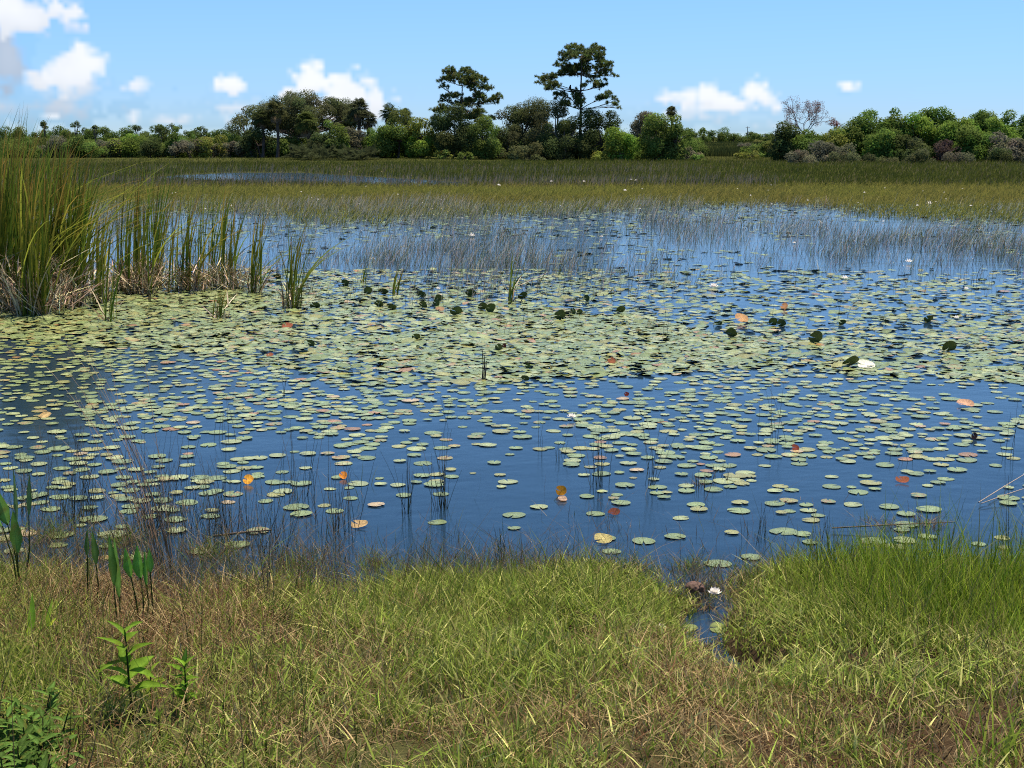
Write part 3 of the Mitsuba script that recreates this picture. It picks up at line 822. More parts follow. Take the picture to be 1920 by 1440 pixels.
MARKS = [(on(1122, 912), 'the tallest dark rush clump'), (on(1220, 908), 'the thin rush clump right of the tallest'), (on(828, 955), 'the dense dark rush clump'), (on(762, 962), 'the rush clump left of the dense one'), (on(1052, 928), 'the bright orange curled pad'),
         (on(643, 898), 'the orange curled leaf'), (on(464, 908), 'the yellow orange curled pad'), (on(1175, 744), 'the small dark red curled pad'), (on(1492, 846), 'the dark red folded pad'), (on(1827, 824), 'the dark brown upright pad'), (on(1695, 906), 'the brown flipped pad'), (on(1152, 966), 'the maroon flipped pad'),
         (on(1072, 790), 'the open white flower'), (on(904, 712), 'the thin dead stub'), (on(1132, 1018), 'the tan yellowing pad'), (on(672, 990), 'the peach coloured fading pad'), (on(1310, 915), 'the low tangled rushes'), (on(1880, 930), 'the pale slanting stick'), (on(450, 1003), 'the dark rotten stick'), (on(80, 784), 'the peach fading pad on the left')]
rest, count, placed = MB(), 0, {}
for (px_, py_, r, open_) in pads:
    k = R.random()
    col, name = (GREEN, 'green') if k < .58 else (PALE, 'pale green') if k < .84 else (OLIVE, 'yellow green') if k < .982 else (RUST, 'rusty') if k < .993 else (PINK, 'pinkish')
    spot = (.25, .10, .04) if R.random() < .07 else None
    tilt = abs(R.normal(0, .010 if open_ else .10))
    wav = abs(R.normal(0, .018 if open_ else .09))
    args = (px_, py_, .003 + R.uniform(0, .006) + r * math.sin(tilt), r, R.uniform(0, 6.28), tilt, R.uniform(0, 6.28), wav, np.array(col) * R.uniform(.85, 1.15))
    ppx, ppy = proj(np.array(px_), np.array(py_))
    if count < 290 and -10 < ppx < 1930:
        v, f, c = pad_mesh(*args, rim=26, spot=spot)
        side = 'far left' if ppx < 330 else 'left' if ppx < 720 else 'middle' if ppx < 1200 else 'right' if ppx < 1600 else 'far right'
        row = 'close to the bank' if ppy > 985 else 'in the front row' if ppy > 925 else 'in mid water' if ppy > 850 else 'nearer the pad band'
        look = f'rust spotted {name}' if spot is not None and name != 'rusty' else name
        big = 'small' if r < .046 else 'large' if r > .064 else 'middling'
        close = [(math.hypot(px_ - q[0], py_ - q[1]), l) for q, l in MARKS]
        dmin, mark = min(close)
        where = f'beside {mark}' if dmin < .34 else f'{row}, {side}'
        g = thing('lily_pad', f'{big} {look} lily pad {where}', 'lily pad', f'{big} {look} lily pads {where}')
        MB().add(v, f, c).put(g, 'pad_bsdf', True)
        placed.setdefault(labels[g]['label'], []).append((float(ppx), g))
        count += 1
    else:
        rest.add(*pad_mesh(*args, rim=12, spot=spot))
for l, q in placed.items():
    if len(q) > 1 and len(l.split()) <= 13:
        for k, (_, g) in enumerate(sorted(q)):
            labels[g]['label'] = f'{l}, {ORD[k]} from left' if k else f'{l}, leftmost'
g = stuff('lily_pad_mat', 'crowded lily pads in a dense band across the middle of the water', 'lily pads')
rest.put(g, 'pad_bsdf', True)
# small far pads and scum
x, y = scatter(9000, 20, 50, .6)
n1 = fbm(np.stack([x * .5, y * .2, 0 * x], -1), 3, 41)
m = ((n1 > .45) | ((x > 7.5 + .1 * y) & (y > 36) & (y < 44))) & (R.random(len(x)) < np.where((y > 32), 1.0, .40))
x, y = keep(m, x, y)
mb = MB()
for k in range(len(x)):
    mb.add(*pad_mesh(x[k], y[k], .01, R.uniform(.04, .10), R.uniform(0, 6), abs(R.normal(0, .12)), R.uniform(0, 6), .05, np.array(GREEN) * R.uniform(.7, 1.2), rim=8))
g = stuff('far_lily_pads', 'small scattered lily pads on the far open water', 'lily pads')
mb.put(g, 'pad_bsdf', True)


# pads that stand up or have turned colour
def special(px, py, w, h, col, label, group=None, name='raised_lily_pad', bsdf='under_bsdf', cup=.12):
    """w, h: size in photograph pixels of the pad's visible face."""
    p = on(px, py + h / 2)
    s = np.linalg.norm(p - EYE) / F_PX
    r = w * s / 2 * (.85 if col is UP else .78 if name == 'faded_lily_pad' else 1)
    tilt = math.asin(min(.98, h * s / (2 * r)))
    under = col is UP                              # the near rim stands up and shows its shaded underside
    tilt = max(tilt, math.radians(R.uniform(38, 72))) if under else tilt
    taz = (-1 if under else 1) * math.pi / 2 + R.normal(0, .3)
    g = thing(name, label, 'lily pad', group)
    v, f, c = pad_mesh(p[0], p[1] + r * math.cos(tilt), .004 + r * math.sin(tilt) * .86, r, R.uniform(2, 4), tilt, taz, .10, col, 22, cup, spot=np.array(col) * .45 if name == 'faded_lily_pad' else None)
    MB().add(v, f, c).put(g, bsdf, True)
    return g


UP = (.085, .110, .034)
lab, grp = 'dark upturned lily pad, {} from the left at the back of the pad band', 'upturned pads at the back of the band'
for k, (px, py, w, h) in enumerate(sorted([(882, 551, 25, 14), (822, 561, 20, 13), (905, 578, 22, 10), (1050, 594, 24, 12), (1075, 585, 16, 10), (1087, 586, 14, 10), (980, 558, 22, 9), (790, 555, 20, 9), (690, 549, 20, 9), (718, 549, 22, 10), (710, 571, 22, 12), (735, 578, 22, 12), (793, 573, 20, 12), (818, 568, 16, 14),
                       (647, 533, 18, 9), (590, 574, 22, 12), (855, 588, 26, 10), (920, 582, 24, 10), (520, 521, 16, 7)])):
    special(px, py, w, h, UP, lab.format(ORD[k]), grp)
for (px, py, w, h, c, l) in [(1100, 558, 14, 14, UP, 'dark upright lily pad alone on the open water right of the dead stem clump'), (1164, 582, 24, 15, UP, 'dark upturned lily pad at the right end of the back row'), (1372, 625, 26, 18, UP, 'dark pointed lily pad standing right of the band middle'), (1450, 604, 20, 15, UP, 'left of two touching dark upright lily pads'),
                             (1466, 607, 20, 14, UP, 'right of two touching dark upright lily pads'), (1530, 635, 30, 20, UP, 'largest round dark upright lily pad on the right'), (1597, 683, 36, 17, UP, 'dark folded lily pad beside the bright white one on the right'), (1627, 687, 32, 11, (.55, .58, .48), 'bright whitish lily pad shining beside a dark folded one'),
                             (1782, 657, 32, 11, UP, 'dark domed lily pad near the right edge'), (1348, 607, 16, 9, UP, 'small dark upright lily pad left of the tan ones'), (1580, 607, 16, 8, UP, 'small dark lily pad held above the water on a stalk'), (1742, 602, 20, 7, UP, 'small dark lily pad far right on open water'),
                             (1392, 598, 26, 14, (.34, .20, .09), 'tan raised lily pad near the middle right'), (1471, 575, 14, 11, (.36, .18, .08), 'small orange tan raised lily pad farther out on the water'), (780, 633, 18, 12, UP, 'green upright lily pad inside the band left of the middle'), (935, 651, 16, 14, UP, 'dark green upright pad beside a brown curled one'),
                             (945, 648, 9, 10, (.12, .03, .02), 'small brown curled pad beside a dark green one'), (985, 711, 18, 11, UP, 'dark pad at the lower edge of the band near its middle'), (990, 684, 13, 16, UP, 'tall green upright pad above the lower edge of the band'), (583, 645, 18, 12, UP, 'green upright pad left of the band middle'),
                             (537, 613, 22, 8, (.18, .06, .03), 'red brown lily pad near the small cattails'), (505, 667, 13, 7, (.18, .06, .03), 'small red brown curled pad in the left water'), (1147, 678, 16, 10, (.15, .05, .02), 'dark rusty curled pad inside the band right of the middle')]:
    special(px, py, w, h, c, l)
for (px, py, w, h, c, l) in [(1052, 921, 26, 19, (.62, .27, .02), 'bright orange yellow curled lily pad near the middle front'), (643, 893, 20, 12, (.60, .22, .03), 'orange curled leaf on a pad left of the middle'), (464, 902, 26, 14, (.58, .28, .03), 'yellow orange curled lily pad on the left front water'), (1175, 740, 12, 8, (.14, .02, .015), 'small dark red curled pad on the open water below the band'),
                             (1492, 841, 18, 11, (.16, .035, .02), 'dark red folded lily pad right of the middle'), (1827, 817, 15, 15, (.08, .035, .03), 'dark brown upright curled pad near the right edge'), (1152, 964, 30, 7, (.09, .02, .01), 'maroon flipped lily pad edge near the front middle'), (1695, 903, 30, 8, (.17, .05, .02), 'brown flipped lily pad on the right front water'),
                             (1132, 1016, 46, 10, (.30, .27, .11), 'tan yellowing lily pad close to the bank'), (672, 988, 40, 9, (.33, .24, .12), 'peach coloured fading lily pad near the bank'), (1815, 760, 40, 7, (.36, .22, .14), 'pink fading lily pad at the right of the band'), (1055, 938, 22, 6, (.34, .24, .17), 'pink small pad below the orange one'),
                             (80, 782, 30, 6, (.34, .25, .11), 'peach fading pad on the dark left water')]:
    special(px, py, w, h, c, l, None, name='faded_lily_pad', bsdf='under_bsdf')


for (px, py, w, h, l) in [(1296, 1182, 26, 5, 'small green pad at the left edge of the narrow inlet'), (1350, 1184, 36, 6, 'green pad lying across the middle of the narrow inlet'), (1330, 1232, 22, 5, 'small pad at the near end of the narrow inlet')]:
    special(px, py, w, h, GREEN, l, None, name='lily_pad', cup=0)


# ------------------------------------------------------------------ white lily flowers
def flower(px, py, size, label, group=None, petals=True, z=None):
    p = on(px, py, 0.0) if z is None else on(px, py, z)
    if z is None:
        p[2] = .015
    g = thing('water_lily_flower', label, 'flower', group)
    s = size / 2
    rings = [(9, .15, 1.0), (8, .65, .92), (7, 1.05, .75)] if petals else [(6, .3, 1.0), (5, .9, .9)]
    one = MB()
    for (n, el, L) in rings:
        o = R.uniform(0, 6)
        for k in range(n):
            az = o + 6.283 * k / n
            d = np.array([math.cos(az) * math.cos(el), math.sin(az) * math.cos(el), math.sin(el)])
            v, f = leaf(p + [0, 0, .01], d, [0, 0, 1.01], s * L, s * .48, -.18, -.2, 5, .5)
            if petals:
                MB().add(v, f, (.8, .8, .8)).put(part(g, 'petal'), 'petal_bsdf', True)
            else:
                one.add(v, f, (.8, .8, .8))
    one.put(part(g, 'petals'), 'petal_bsdf', True)
    if petals:
        st = MB()
        n = 30
        st.add(*blades(np.repeat(p[None] + [0, 0, .01], n, 0), s * .45, .004, R.uniform(0, 6.28, n), R.uniform(.1, .6, n), 0, (.8, .5, .05), seg=2))
        st.put(part(g, 'stamens'), 'stamen_bsdf')
    return g


flower(1072, 788, .085, 'open white water lily flower in the middle of the open water')
flower(1338, 541, .16, 'white water lily flower beside a dark pad on the far open water')
flower(1704, 494, .16, 'white water lily flower among the rushes on the right', petals=False)
flower(1584, 525, .14, 'white water lily flower left of the one among the rushes', petals=False)
flower(885, 445, .2, 'white water lily flower among the rushes above the dead stem clump', petals=False)
flower(1742, 384, .28, 'white blossom on the dark pads at the upper right', petals=False)
lab, grp = 'tiny white blossom dotting the green water grass band', 'tiny white blossoms in the far grass'
for k in range(34):
    px, py = R.uniform(320, 1900), R.uniform(347, 395)
    flower(px, py, R.uniform(.05, .11), lab, grp, petals=False, z=.22)
for (x_, y_) in [(1034, 341), (1095, 341), (1183, 338), (1192, 339), (935, 348), (1172, 358)]:
    flower(x_, y_, .17, 'white blossom at the edge of the far open water strip', 'white blossoms by the far strip', petals=False, z=.2)
lab, grp = 'tiny white blossom floating among the thin rushes', 'tiny white blossoms among the rushes'
for (x_, y_) in [(758, 465), (867, 411), (1128, 446), (1489, 458), (1538, 417), (1656, 417), (1540, 420), (700, 488), (1812, 545), (1793, 600), (822, 545)]:
    flower(x_, y_, .09, lab, grp, petals=False)
for (px, py, z, l, sz) in [(1340, 1116, .06, 'white washed up blossom by the narrow inlet in the bank', .075), (1544, 1124, .05, 'white washed up blossom on the bank right of the inlet', .085), (1238, 1182, .14, 'white blossom in the grass left of the inlet', .055), (1305, 1326, .26, 'small white blossom low in the front grass', .05)]:
    flower(px, py, sz, l, z=z)
# brown domed dead pad at the inlet
g = thing('dead_lily_pad', 'brown domed dead lily pad at the head of the narrow inlet', 'lily pad')
p = on(1303, 1103, .06)
sp = trimesh.creation.icosphere(3)
vv = sp.vertices * [.045, .04, .032]
vv[:, 2] = np.maximum(vv[:, 2], -.012)
vv *= 1 + .6 * (fbm(sp.vertices * 3.5, 4, 3)[:, None] - .5)
cc = np.array((.10, .06, .045)) * (.6 + .8 * fbm(sp.vertices * 5, 3, 8))[:, None]
MB().add(vv + p, sp.faces, cc).put(g, 'dry_bsdf', True)


# ------------------------------------------------------------------ cattails
def cattail(px, py, hw, top, n, label, dead=14, dry=0.25, lean=.10, short=.75, width=.023, group=None):
    """px, py: foot in the photograph, hw half width in pixels, top: pixel row of the tips."""
    g = thing('cattail_clump', label, 'cattails', group)
    c = on(px, py)
    Yd = c[1]
    H = (py - top) / F_PX * np.linalg.norm(c - EYE)
    rw = hw / F_PX * Yd
    for k in range(n):
        b = c + [R.uniform(-1, 1) * rw, R.uniform(-.6, .9) * max(rw, .15), -.05]
        h = H * R.uniform(short, 1.05)
        d = R.random()
        col = np.array((.095, .145, .020)) if d < .5 else np.array((.185, .215, .030))
        tip = col * 1.1 if R.random() > dry * 1.9 else np.array((.27, .15, .04))
        az = R.normal(.0, .8)
        m = MB().add(*blades(b[None], h, width * R.uniform(.7, 1.25), az, R.normal(.0, .045) + lean * .3, R.uniform(.0, .24) + (R.random() < .13) * R.uniform(.3, 1.1), col * 1.25 * R.uniform(.6, 1.35), seg=7, tip=tip * 1.2, wp=3.2, tp=2.2))
        m.put(part(g, 'leaf'), 'leaf_bsdf')
    if dead:
        m = MB()
        b = c + np.stack([R.uniform(-1.2, 1.2, dead) * rw, R.uniform(-.6, .8, dead) * max(rw, .15), np.full(dead, -.04)], -1)
        cc = np.where((R.random(dead) < .45)[:, None], np.array([.42, .36, .23]), np.array([.17, .115, .065])) * R.uniform(.7, 1.3, (dead, 1))
        m.add(*blades(b, H * R.uniform(.12, .42, dead), R.uniform(.010, .022, dead), R.uniform(0, 6.28, dead), np.abs(R.normal(.2, .45, dead)), R.uniform(-.1, .6, dead), cc, seg=4, wp=4))
        low = dead // 2
        b = c + np.stack([R.uniform(-1.1, 1.1, low) * rw, R.uniform(-.6, .8, low) * max(rw, .15), R.uniform(.02, .25, low)], -1)
        m.add(*blades(b, R.uniform(.05, .18, low), R.uniform(.010, .02, low), R.uniform(0, 6.28, low), R.normal(0, 3.0, low), 0, rnd_col((.44, .37, .24), low, .3), seg=3, wp=4))
        k = part(g, 'dead_leaves')
        m.put(k, 'dry_bsdf')
        labels[k] = {'label': 'broken tan and brown dead leaves at the foot', 'kind': 'stuff'}
    return g


for (px, py, hw, top, n, l, dd) in [(-70, 575, 45, 225, 60, 'cattail clump just beyond the left edge', 60), (12, 582, 34, 232, 90, 'tallest cattail clump at the left edge', 200), (30, 560, 40, 270, 80, 'cattail clump behind the tallest one on the left', 130), (62, 592, 26, 285, 55, 'cattail clump second from the left, bent dead leaves at its foot', 120),
                                (92, 572, 26, 275, 70, 'dense cattail clump third from the left with brown tips', 90), (128, 575, 24, 290, 70, 'cattail clump at the right side of the big left mass', 70), (135, 548, 20, 320, 40, 'cattail clump behind the right side of the big left mass', 40)]:
    cattail(px, py, hw, top - 14, int(n * 1.25), l, dead=int(dd * .7), lean=.14)
for (px, py, hw, top, n, l, dd) in [(188, 570, 14, 350, 22, 'slim green cattail clump right of the big left mass', 24), (178, 556, 20, 375, 14, 'low thin cattails behind the slim clump', 20), (205, 603, 10, 420, 8, 'few young cattail leaves rising from the pads in front', 6), (240, 546, 24, 318, 30, 'cattail clump with dark lower leaves, left half of the middle stand', 90),
                                (282, 540, 18, 300, 46, 'thickest brown tipped clump of the middle stand', 80), (262, 552, 22, 350, 16, 'short cattails among dead leaves in the middle stand', 100), (322, 548, 8, 350, 12, 'narrow cattail tuft right of the middle stand', 16), (355, 545, 20, 345, 26, 'yellow green cattail clump with a brown base', 60),
                                (395, 538, 18, 310, 22, 'cattail clump carrying tall brown tips', 40), (425, 542, 16, 345, 28, 'green cattail clump right of the brown tipped one', 50), (478, 550, 11, 372, 22, 'slim dense cattail clump, second from the right', 26), (548, 578, 16, 395, 20, 'rightmost cattail clump standing alone in the pads', 34),
                                (415, 598, 18, 525, 9, 'short broken cattail stubs in front among the pads', 20), (962, 567, 9, 455, 8, 'small clump of dead grey and green stems alone at the back of the pads', 12), (738, 552, 7, 490, 8, 'small thin green clump left of the lone dead stems', 8), (680, 531, 6, 488, 5, 'tiny dark clump farthest out behind the pads', 8)]:
    cattail(px, py, hw, top, n, l, dead=dd)
# thatch of the stand
m = MB()
for (px, py, hw, n) in [(250, 545, 55, 420), (60, 585, 75, 900), (400, 545, 70, 320)]:
    c = on(px, py)
    w = hw / F_PX * c[1]
    b = c + np.stack([R.uniform(-1, 1, n) * w, R.uniform(-.4, .6, n), R.uniform(0, .38, n) * R.random(n) * (2 if hw == 75 else 1)], -1)
    m.add(*blades(b, R.uniform(.04, .35, n), R.uniform(.008, .018, n), R.uniform(0, 6.28, n), R.normal(0, 1.3, n), R.uniform(0, .5, n), rnd_col((.37, .30, .19), n, .4), seg=3, wp=4))
g = stuff('cattail_thatch', 'tangled tan and grey dead leaves between the cattail clumps', 'thatch')
m.put(g, 'dry_bsdf')
# dead stubs
for (px, py, top, l) in [(904, 712, 652, 'thin dark dead stub with its reflection at the lower edge of the pad band'), (278, 566, 540, 'short black dead stub below the middle cattail stand'), (336, 574, 552, 'short black dead stub right of the middle stand'), (518, 520, 490, 'dark spike behind the pads right of the cattails')]:
    g = thing('dead_stub', l, 'dead stem')
    c = on(px, py)
    h = (py - top) / F_PX * c[1]
    m = MB()
    for k in range(3):
        v, f = tube([c + [k * .012, 0, -.05], c + [k * .014 + .01, 0, h * .5], c + [k * .02, 0, h * (1 - .2 * k)]], [.007, .005, .003], 5)
        m.add(v, f, np.array((.05, .035, .025)) * R.uniform(.7, 1.6))
    m.put(g, 'dry_bsdf')


# ------------------------------------------------------------------ rushes standing in the near water
def rush(px, py, hw, top, n, label, col=(.06, .065, .035), tip=(.10, .08, .05), r=.0022, lean=.12, az=None, curve=.1, group=None, short=.4):
    g = thing('rush_clump', label, 'rushes', group)
    c = on(px, py)
    H = (py - top) / F_PX * np.linalg.norm(c - EYE)
    w = hw / F_PX * c[1]
    b = c + np.stack([R.normal(0, .5, n) * w, R.normal(0, .6, n) * max(w, .05), np.full(n, -.04)], -1)
    b[:, 2] = np.maximum(b[:, 2], ground(b[:, 0], b[:, 1]) - .03)
    az = R.uniform(0, 6.28, n) if az is None else az + R.normal(0, .5, n)
    args = (b, H * R.uniform(short, 1.05, n), np.full(n, r), az, np.abs(R.normal(0, lean, n)), curve * R.uniform(0, 1.5, n), rnd_col(col, n, .3))
    for k in range(n if n < 12 else 1):
        q = slice(k, k + 1) if n < 12 else slice(0, n)
        MB().add(*stalks(*(w_[q] for w_ in args), seg=5, tip=tip)).put(part(g, 'stalk') if n < 12 else g, 'dry_bsdf')
    return g


for a_ in [(1122, 912, 16, 745, 16, 'tallest dark rush clump in the middle of the front water'), (1220, 908, 14, 740, 9, 'thin rush clump right of the tallest one'), (828, 955, 18, 780, 22, 'dense dark rush clump left of the middle front'), (762, 962, 10, 830, 14, 'rush clump just left of the dense dark one'),
           (836, 790, 3, 715, 2, 'single thin rush stalk below the dead stub'), (1010, 830, 4, 730, 2, 'single thin rush stalk right of the dead stub'), (1040, 860, 30, 790, 7, 'sparse short rushes between the two middle clumps'), (1360, 900, 20, 850, 8, 'low dark rushes right of the thin clump'),
           (1310, 915, 22, 870, 16, 'low tangled rushes beside a broken stem heap'), (1450, 830, 24, 700, 6, 'sparse tall rushes on the right water'), (1890, 860, 10, 740, 4, 'few thin rushes near the right edge'), (1700, 870, 24, 830, 5, 'low sparse rushes on the right open water'),
           (1720, 1000, 40, 930, 14, 'dark bent rushes near the right bank'), (1540, 1040, 40, 930, 20, 'dark bent rushes with long reflections right of the inlet'), (940, 1060, 14, 960, 16, 'rush clump at the bank left of the middle'), (1420, 1010, 40, 930, 10, 'thin rushes at the bank above the inlet'),
           (530, 745, 6, 640, 3, 'lone tall bent rush in the left water'), (420, 830, 30, 700, 6, 'sparse thin rushes in the left water'), (560, 930, 40, 780, 16, 'loose rushes left of the middle front'), (640, 1000, 50, 850, 22, 'loose rushes at the left front bank')]:
    rush(*a_)
for a_ in [(60, 960, 60, 800, 40, 'thin rushes at the left edge of the water'), (150, 980, 60, 780, 60, 'thin rushes left of the tall brown grass'), (300, 1000, 60, 790, 80, 'dense thin rushes behind the broad lance leaves'), (420, 1010, 60, 820, 55, 'thin rushes right of the tall brown grass'), (500, 1040, 40, 860, 30, 'thin rushes left of the front grass tip')]:
    rush(*a_, lean=.2, r=.0019)
rush(500, 1180, 10, 1000, 9, 'dark rush stems rising from the left front grass', r=.0032, lean=.08)
rush(1890, 1130, 14, 880, 5, 'tall dark rush stalks at the right edge', r=.003, lean=.08)
rush(1795, 1180, 6, 1070, 4, 'dark stalks in the tall green grass on the right', r=.0028, lean=.06)
# tall arching brown grass on the left
g = thing('brown_grass', 'tall arching brown grass leaning left over the water', 'grass')
c = on(305, 1080, .02)
n = 34
b = c + np.stack([R.normal(0, .06, n), R.normal(0, .08, n), np.zeros(n)], -1)
MB().add(*stalks(b, R.uniform(.5, 1.30, n), .0024, np.pi + R.normal(0, .5, n), R.uniform(.02, .28, n), R.uniform(.0, .32, n), rnd_col((.20, .13, .07), n, .25), seg=7, tip=(.26, .20, .14))).put(g, 'dry_bsdf')

# ------------------------------------------------------------------ the grassy bank
BN = 270000
x = R.uniform(-4.7, 4.7, BN)
y = 2.3 + (7.35 - 2.3) * R.random(BN) ** .9
m = (np.abs(x) < y * .40 + 1.7) & (y < shore(x) + .10 + .28 * R.random(BN) ** 3)
x, y = keep(m, x, y)
z = ground(x, y)
n1 = fbm(np.stack([x * 1.5, y * 1.5, 0 * x], -1), 3, 51)
n2 = fbm(np.stack([x * 4.0, y * 4.0, 0 * x], -1), 2, 52)
n3 = fbm(np.stack([x * .9, y * .9, 0 * x], -1), 2, 53)
lush = np.clip((x - 1.15) / .7, 0, 1) * np.clip((y - 4.8) / .9, 0, 1)                        # tall fresh grass on the right shore
tips = np.exp(-((x - 0.05) / .95) ** 2) * np.clip((y - 5.4) / .6, 0, 1)                     # fresh grass in the middle
dryl = np.clip((-.75 - x) / .6, 0, 1)                                                        # dry thatch on the left
green = np.clip(.66 - .10 * np.clip((4.8 - y) / .6, 0, 1) + 2.0 * (n1 - .5) + .55 * lush + .35 * tips - .25 * dryl - .12 * np.clip((x - .9) / .5, 0, 1) * np.clip((5.0 - y) / .5, 0, 1) + .9 * (n2 - .5), .05, .97)
wet = (channel(x, y) > .3) & (z < -.02)
hollow = (n2 < .40) & (lush < .3)
m = ~(wet & (R.random(len(x)) < .97)) & (z > -.14) & ~(hollow & (R.random(len(x)) < .66)) & ~((y > shore(x) - .05) & (R.random(len(x)) < .45))
x, y, z, n1, n2, n3, lush, tips, dryl, green = keep(m, x, y, z, n1, n2, n3, lush, tips, dryl, green)
n = len(x)
isg = R.random(n) < green
k, k2 = R.random(n), R.random(n)
short = isg & (k2 < .55 - .45 * lush)                                                       # short pale blades set at all angles
low_right = np.clip((x - .9) / .5, 0, 1) * np.clip((5.0 - y) / .5, 0, 1)
fresh = np.where((k < .5)[:, None], np.array([.125, .190, .026]), np.array([.195, .240, .042]))
fresh = fresh + lush[:, None] * np.array([.015, .045, -.010])
fresh = np.where(short[:, None], np.where((k < .6)[:, None], np.array([.22, .305, .055]), np.array([.42, .44, .15])), fresh)
tan, brown = np.array([.42, .32, .165]), np.array([.15, .085, .045])
dry = np.where((R.random(n) < .6 - .12 * dryl)[:, None], tan, brown)
col = np.where(isg[:, None], fresh, dry) * np.clip(np.exp(R.normal(0, .38, (n, 1))), .4, 2.3)
hh = np.where(isg, R.uniform(.07, .17, n) * (1 + 1.25 * lush + .4 * tips + .35 * dryl), R.uniform(.03, .11, n) * (1 + .5 * dryl + .6 * lush + .7 * low_right)) * (.75 + .5 * n3)
hh = np.where(short, R.uniform(.035, .085, n), hh)
hh = np.where((R.random(n) < .06) & isg & ~short, hh * 1.6, hh)
near_in = np.exp(-((x - .92) / .26) ** 2) * np.clip((y - 4.7) / .5, 0, 1)
hh = hh * (1 - .62 * near_in) * np.clip(.62 + (y - 3.6) * .16, .62, 1)
lean = np.where(isg, np.abs(R.normal(.12, .28, n)) * (1 - .55 * lush), np.abs(R.normal(.5, .9, n)) * (1 - .5 * lush) * (1 - .6 * low_right))
lean = np.where(short, np.abs(R.normal(.8, .7, n)), lean)
curve = np.where(isg, R.uniform(0, .7, n) * (1 - .5 * lush), R.uniform(-.2, 1.0, n))
wid = np.where(isg, R.uniform(.0036, .0070, n), R.uniform(.0024, .0052, n))
wid = np.where(short, R.uniform(.0042, .0080, n), wid)
tipc = np.where((R.random(n) < .3)[:, None], col * .5 + .5 * tan, col * 1.05)
mb, md = MB(), MB()
base = np.stack([x, y, z + np.where(short, R.random(n) * .075, np.where(isg, 0, R.random(n) ** 2 * .06))], -1)
az = R.uniform(0, 6.28, n)
sel = isg
mb.add(*blades(base[sel], hh[sel], wid[sel], az[sel], lean[sel], curve[sel], col[sel], seg=3, tip=tipc[sel]))
md.add(*blades(base[~sel], hh[~sel], wid[~sel], az[~sel], lean[~sel], curve[~sel], col[~sel], seg=3))
g = stuff('bank_grass', 'fresh green grass growing over the near bank', 'grass')
mb.put(g, 'leaf_bsdf')
g = stuff('dry_thatch', 'dry tan and brown dead grass lying through the near bank', 'dry grass')
md.put(g, 'leaf_bsdf')
# thin upright dead and green stems over the bank
n = 1500
x, y = R.uniform(-3, 3, n), R.uniform(3.2, 6.9, n)
m = (np.abs(x) < y * .40 + .3) & (channel(x, y) < .3) & (R.random(n) < np.where(x < -.6, 1, np.where(x > 1.3, .7, .22)))
x, y = keep(m, x, y)
n = len(x)
mb = MB()
mb.add(*stalks(np.stack([x, y, ground(x, y)], -1), R.uniform(.15, .42, n), .0017, R.uniform(0, 6.28, n), np.abs(R.normal(0, .28, n)), R.uniform(0, .3, n), np.where((R.random(n) < .5)[:, None], np.array([.09, .10, .035]), np.array([.26, .2, .11])) * R.uniform(.7, 1.3, (n, 1)), seg=4))
g = stuff('grass_stalk', 'thin upright grass stalks above the near bank', 'grass')
mb.put(g, 'leaf_bsdf')
# tangled litter and short stems at the water's edge
n = 33000
x = R.uniform(-4.2, 4.2, n)
y = shore(x) + R.exponential(.26, n) * np.where(x < -.9, 1.9, 1) - .05
cl = fbm(np.stack([x * 2.2, y * 2.2, 0 * x], -1), 3, 61)
m = (R.random(n) < np.where(x < -.85, .75, np.clip((cl - .42) * 5, .12, 1) * np.where(x > 1.2, .5, 1))) & (y < 9.3)
x, y = keep(m, x, y)
n = len(x)
mb = MB()
kk = R.random(n)
cc = np.where((kk < .45)[:, None], np.array([.13, .095, .06]), np.where((kk < .7)[:, None], np.array([.30, .25, .17]), np.array([.10, .13, .04]))) * R.uniform(.6, 1.3, (n, 1))
mb.add(*blades(np.stack([x, y, np.full(n, -.01)], -1), R.uniform(.03, .20, n) * (.6 + .9 * R.random(n)), R.uniform(.002, .0045, n), R.uniform(0, 6.28, n), R.normal(0, .8, n), R.uniform(0, .9, n), cc, seg=3))
g = stuff('shore_litter', 'brown tangled dead stems standing and floating along the shore', 'dead stems')
mb.put(g, 'leaf_bsdf')


# tufts of grass and heaps of dead stems standing in the shallows
def tuft(px, py, hw, H, n, label, green=.6, name='grass_tuft', cat='grass'):
    g = thing(name, label, cat)
    c = on(px, py, .0)
    w = hw / F_PX * c[1]
    b = c + np.stack([R.normal(0, .5, n) * w, R.normal(0, .5, n) * max(w, .06) * 1.3, np.full(n, -.02)], -1)
    b[:, 2] = np.maximum(b[:, 2], ground(b[:, 0], b[:, 1]) - .01)
    isg = R.random(n) < green
    cc = np.where(isg[:, None], np.array([.13, .20, .04]), np.where((R.random(n) < .5)[:, None], np.array([.34, .27, .16]), np.array([.12, .08, .05]))) * R.uniform(.65, 1.35, (n, 1))
    MB().add(*blades(b, H * R.uniform(.35, 1.1, n), R.uniform(.003, .006, n), R.uniform(0, 6.28, n), np.abs(R.normal(.2, .45, n)) + (~isg) * R.uniform(0, .9, n), R.uniform(0, .8, n), cc, seg=3)).put(g, 'leaf_bsdf')


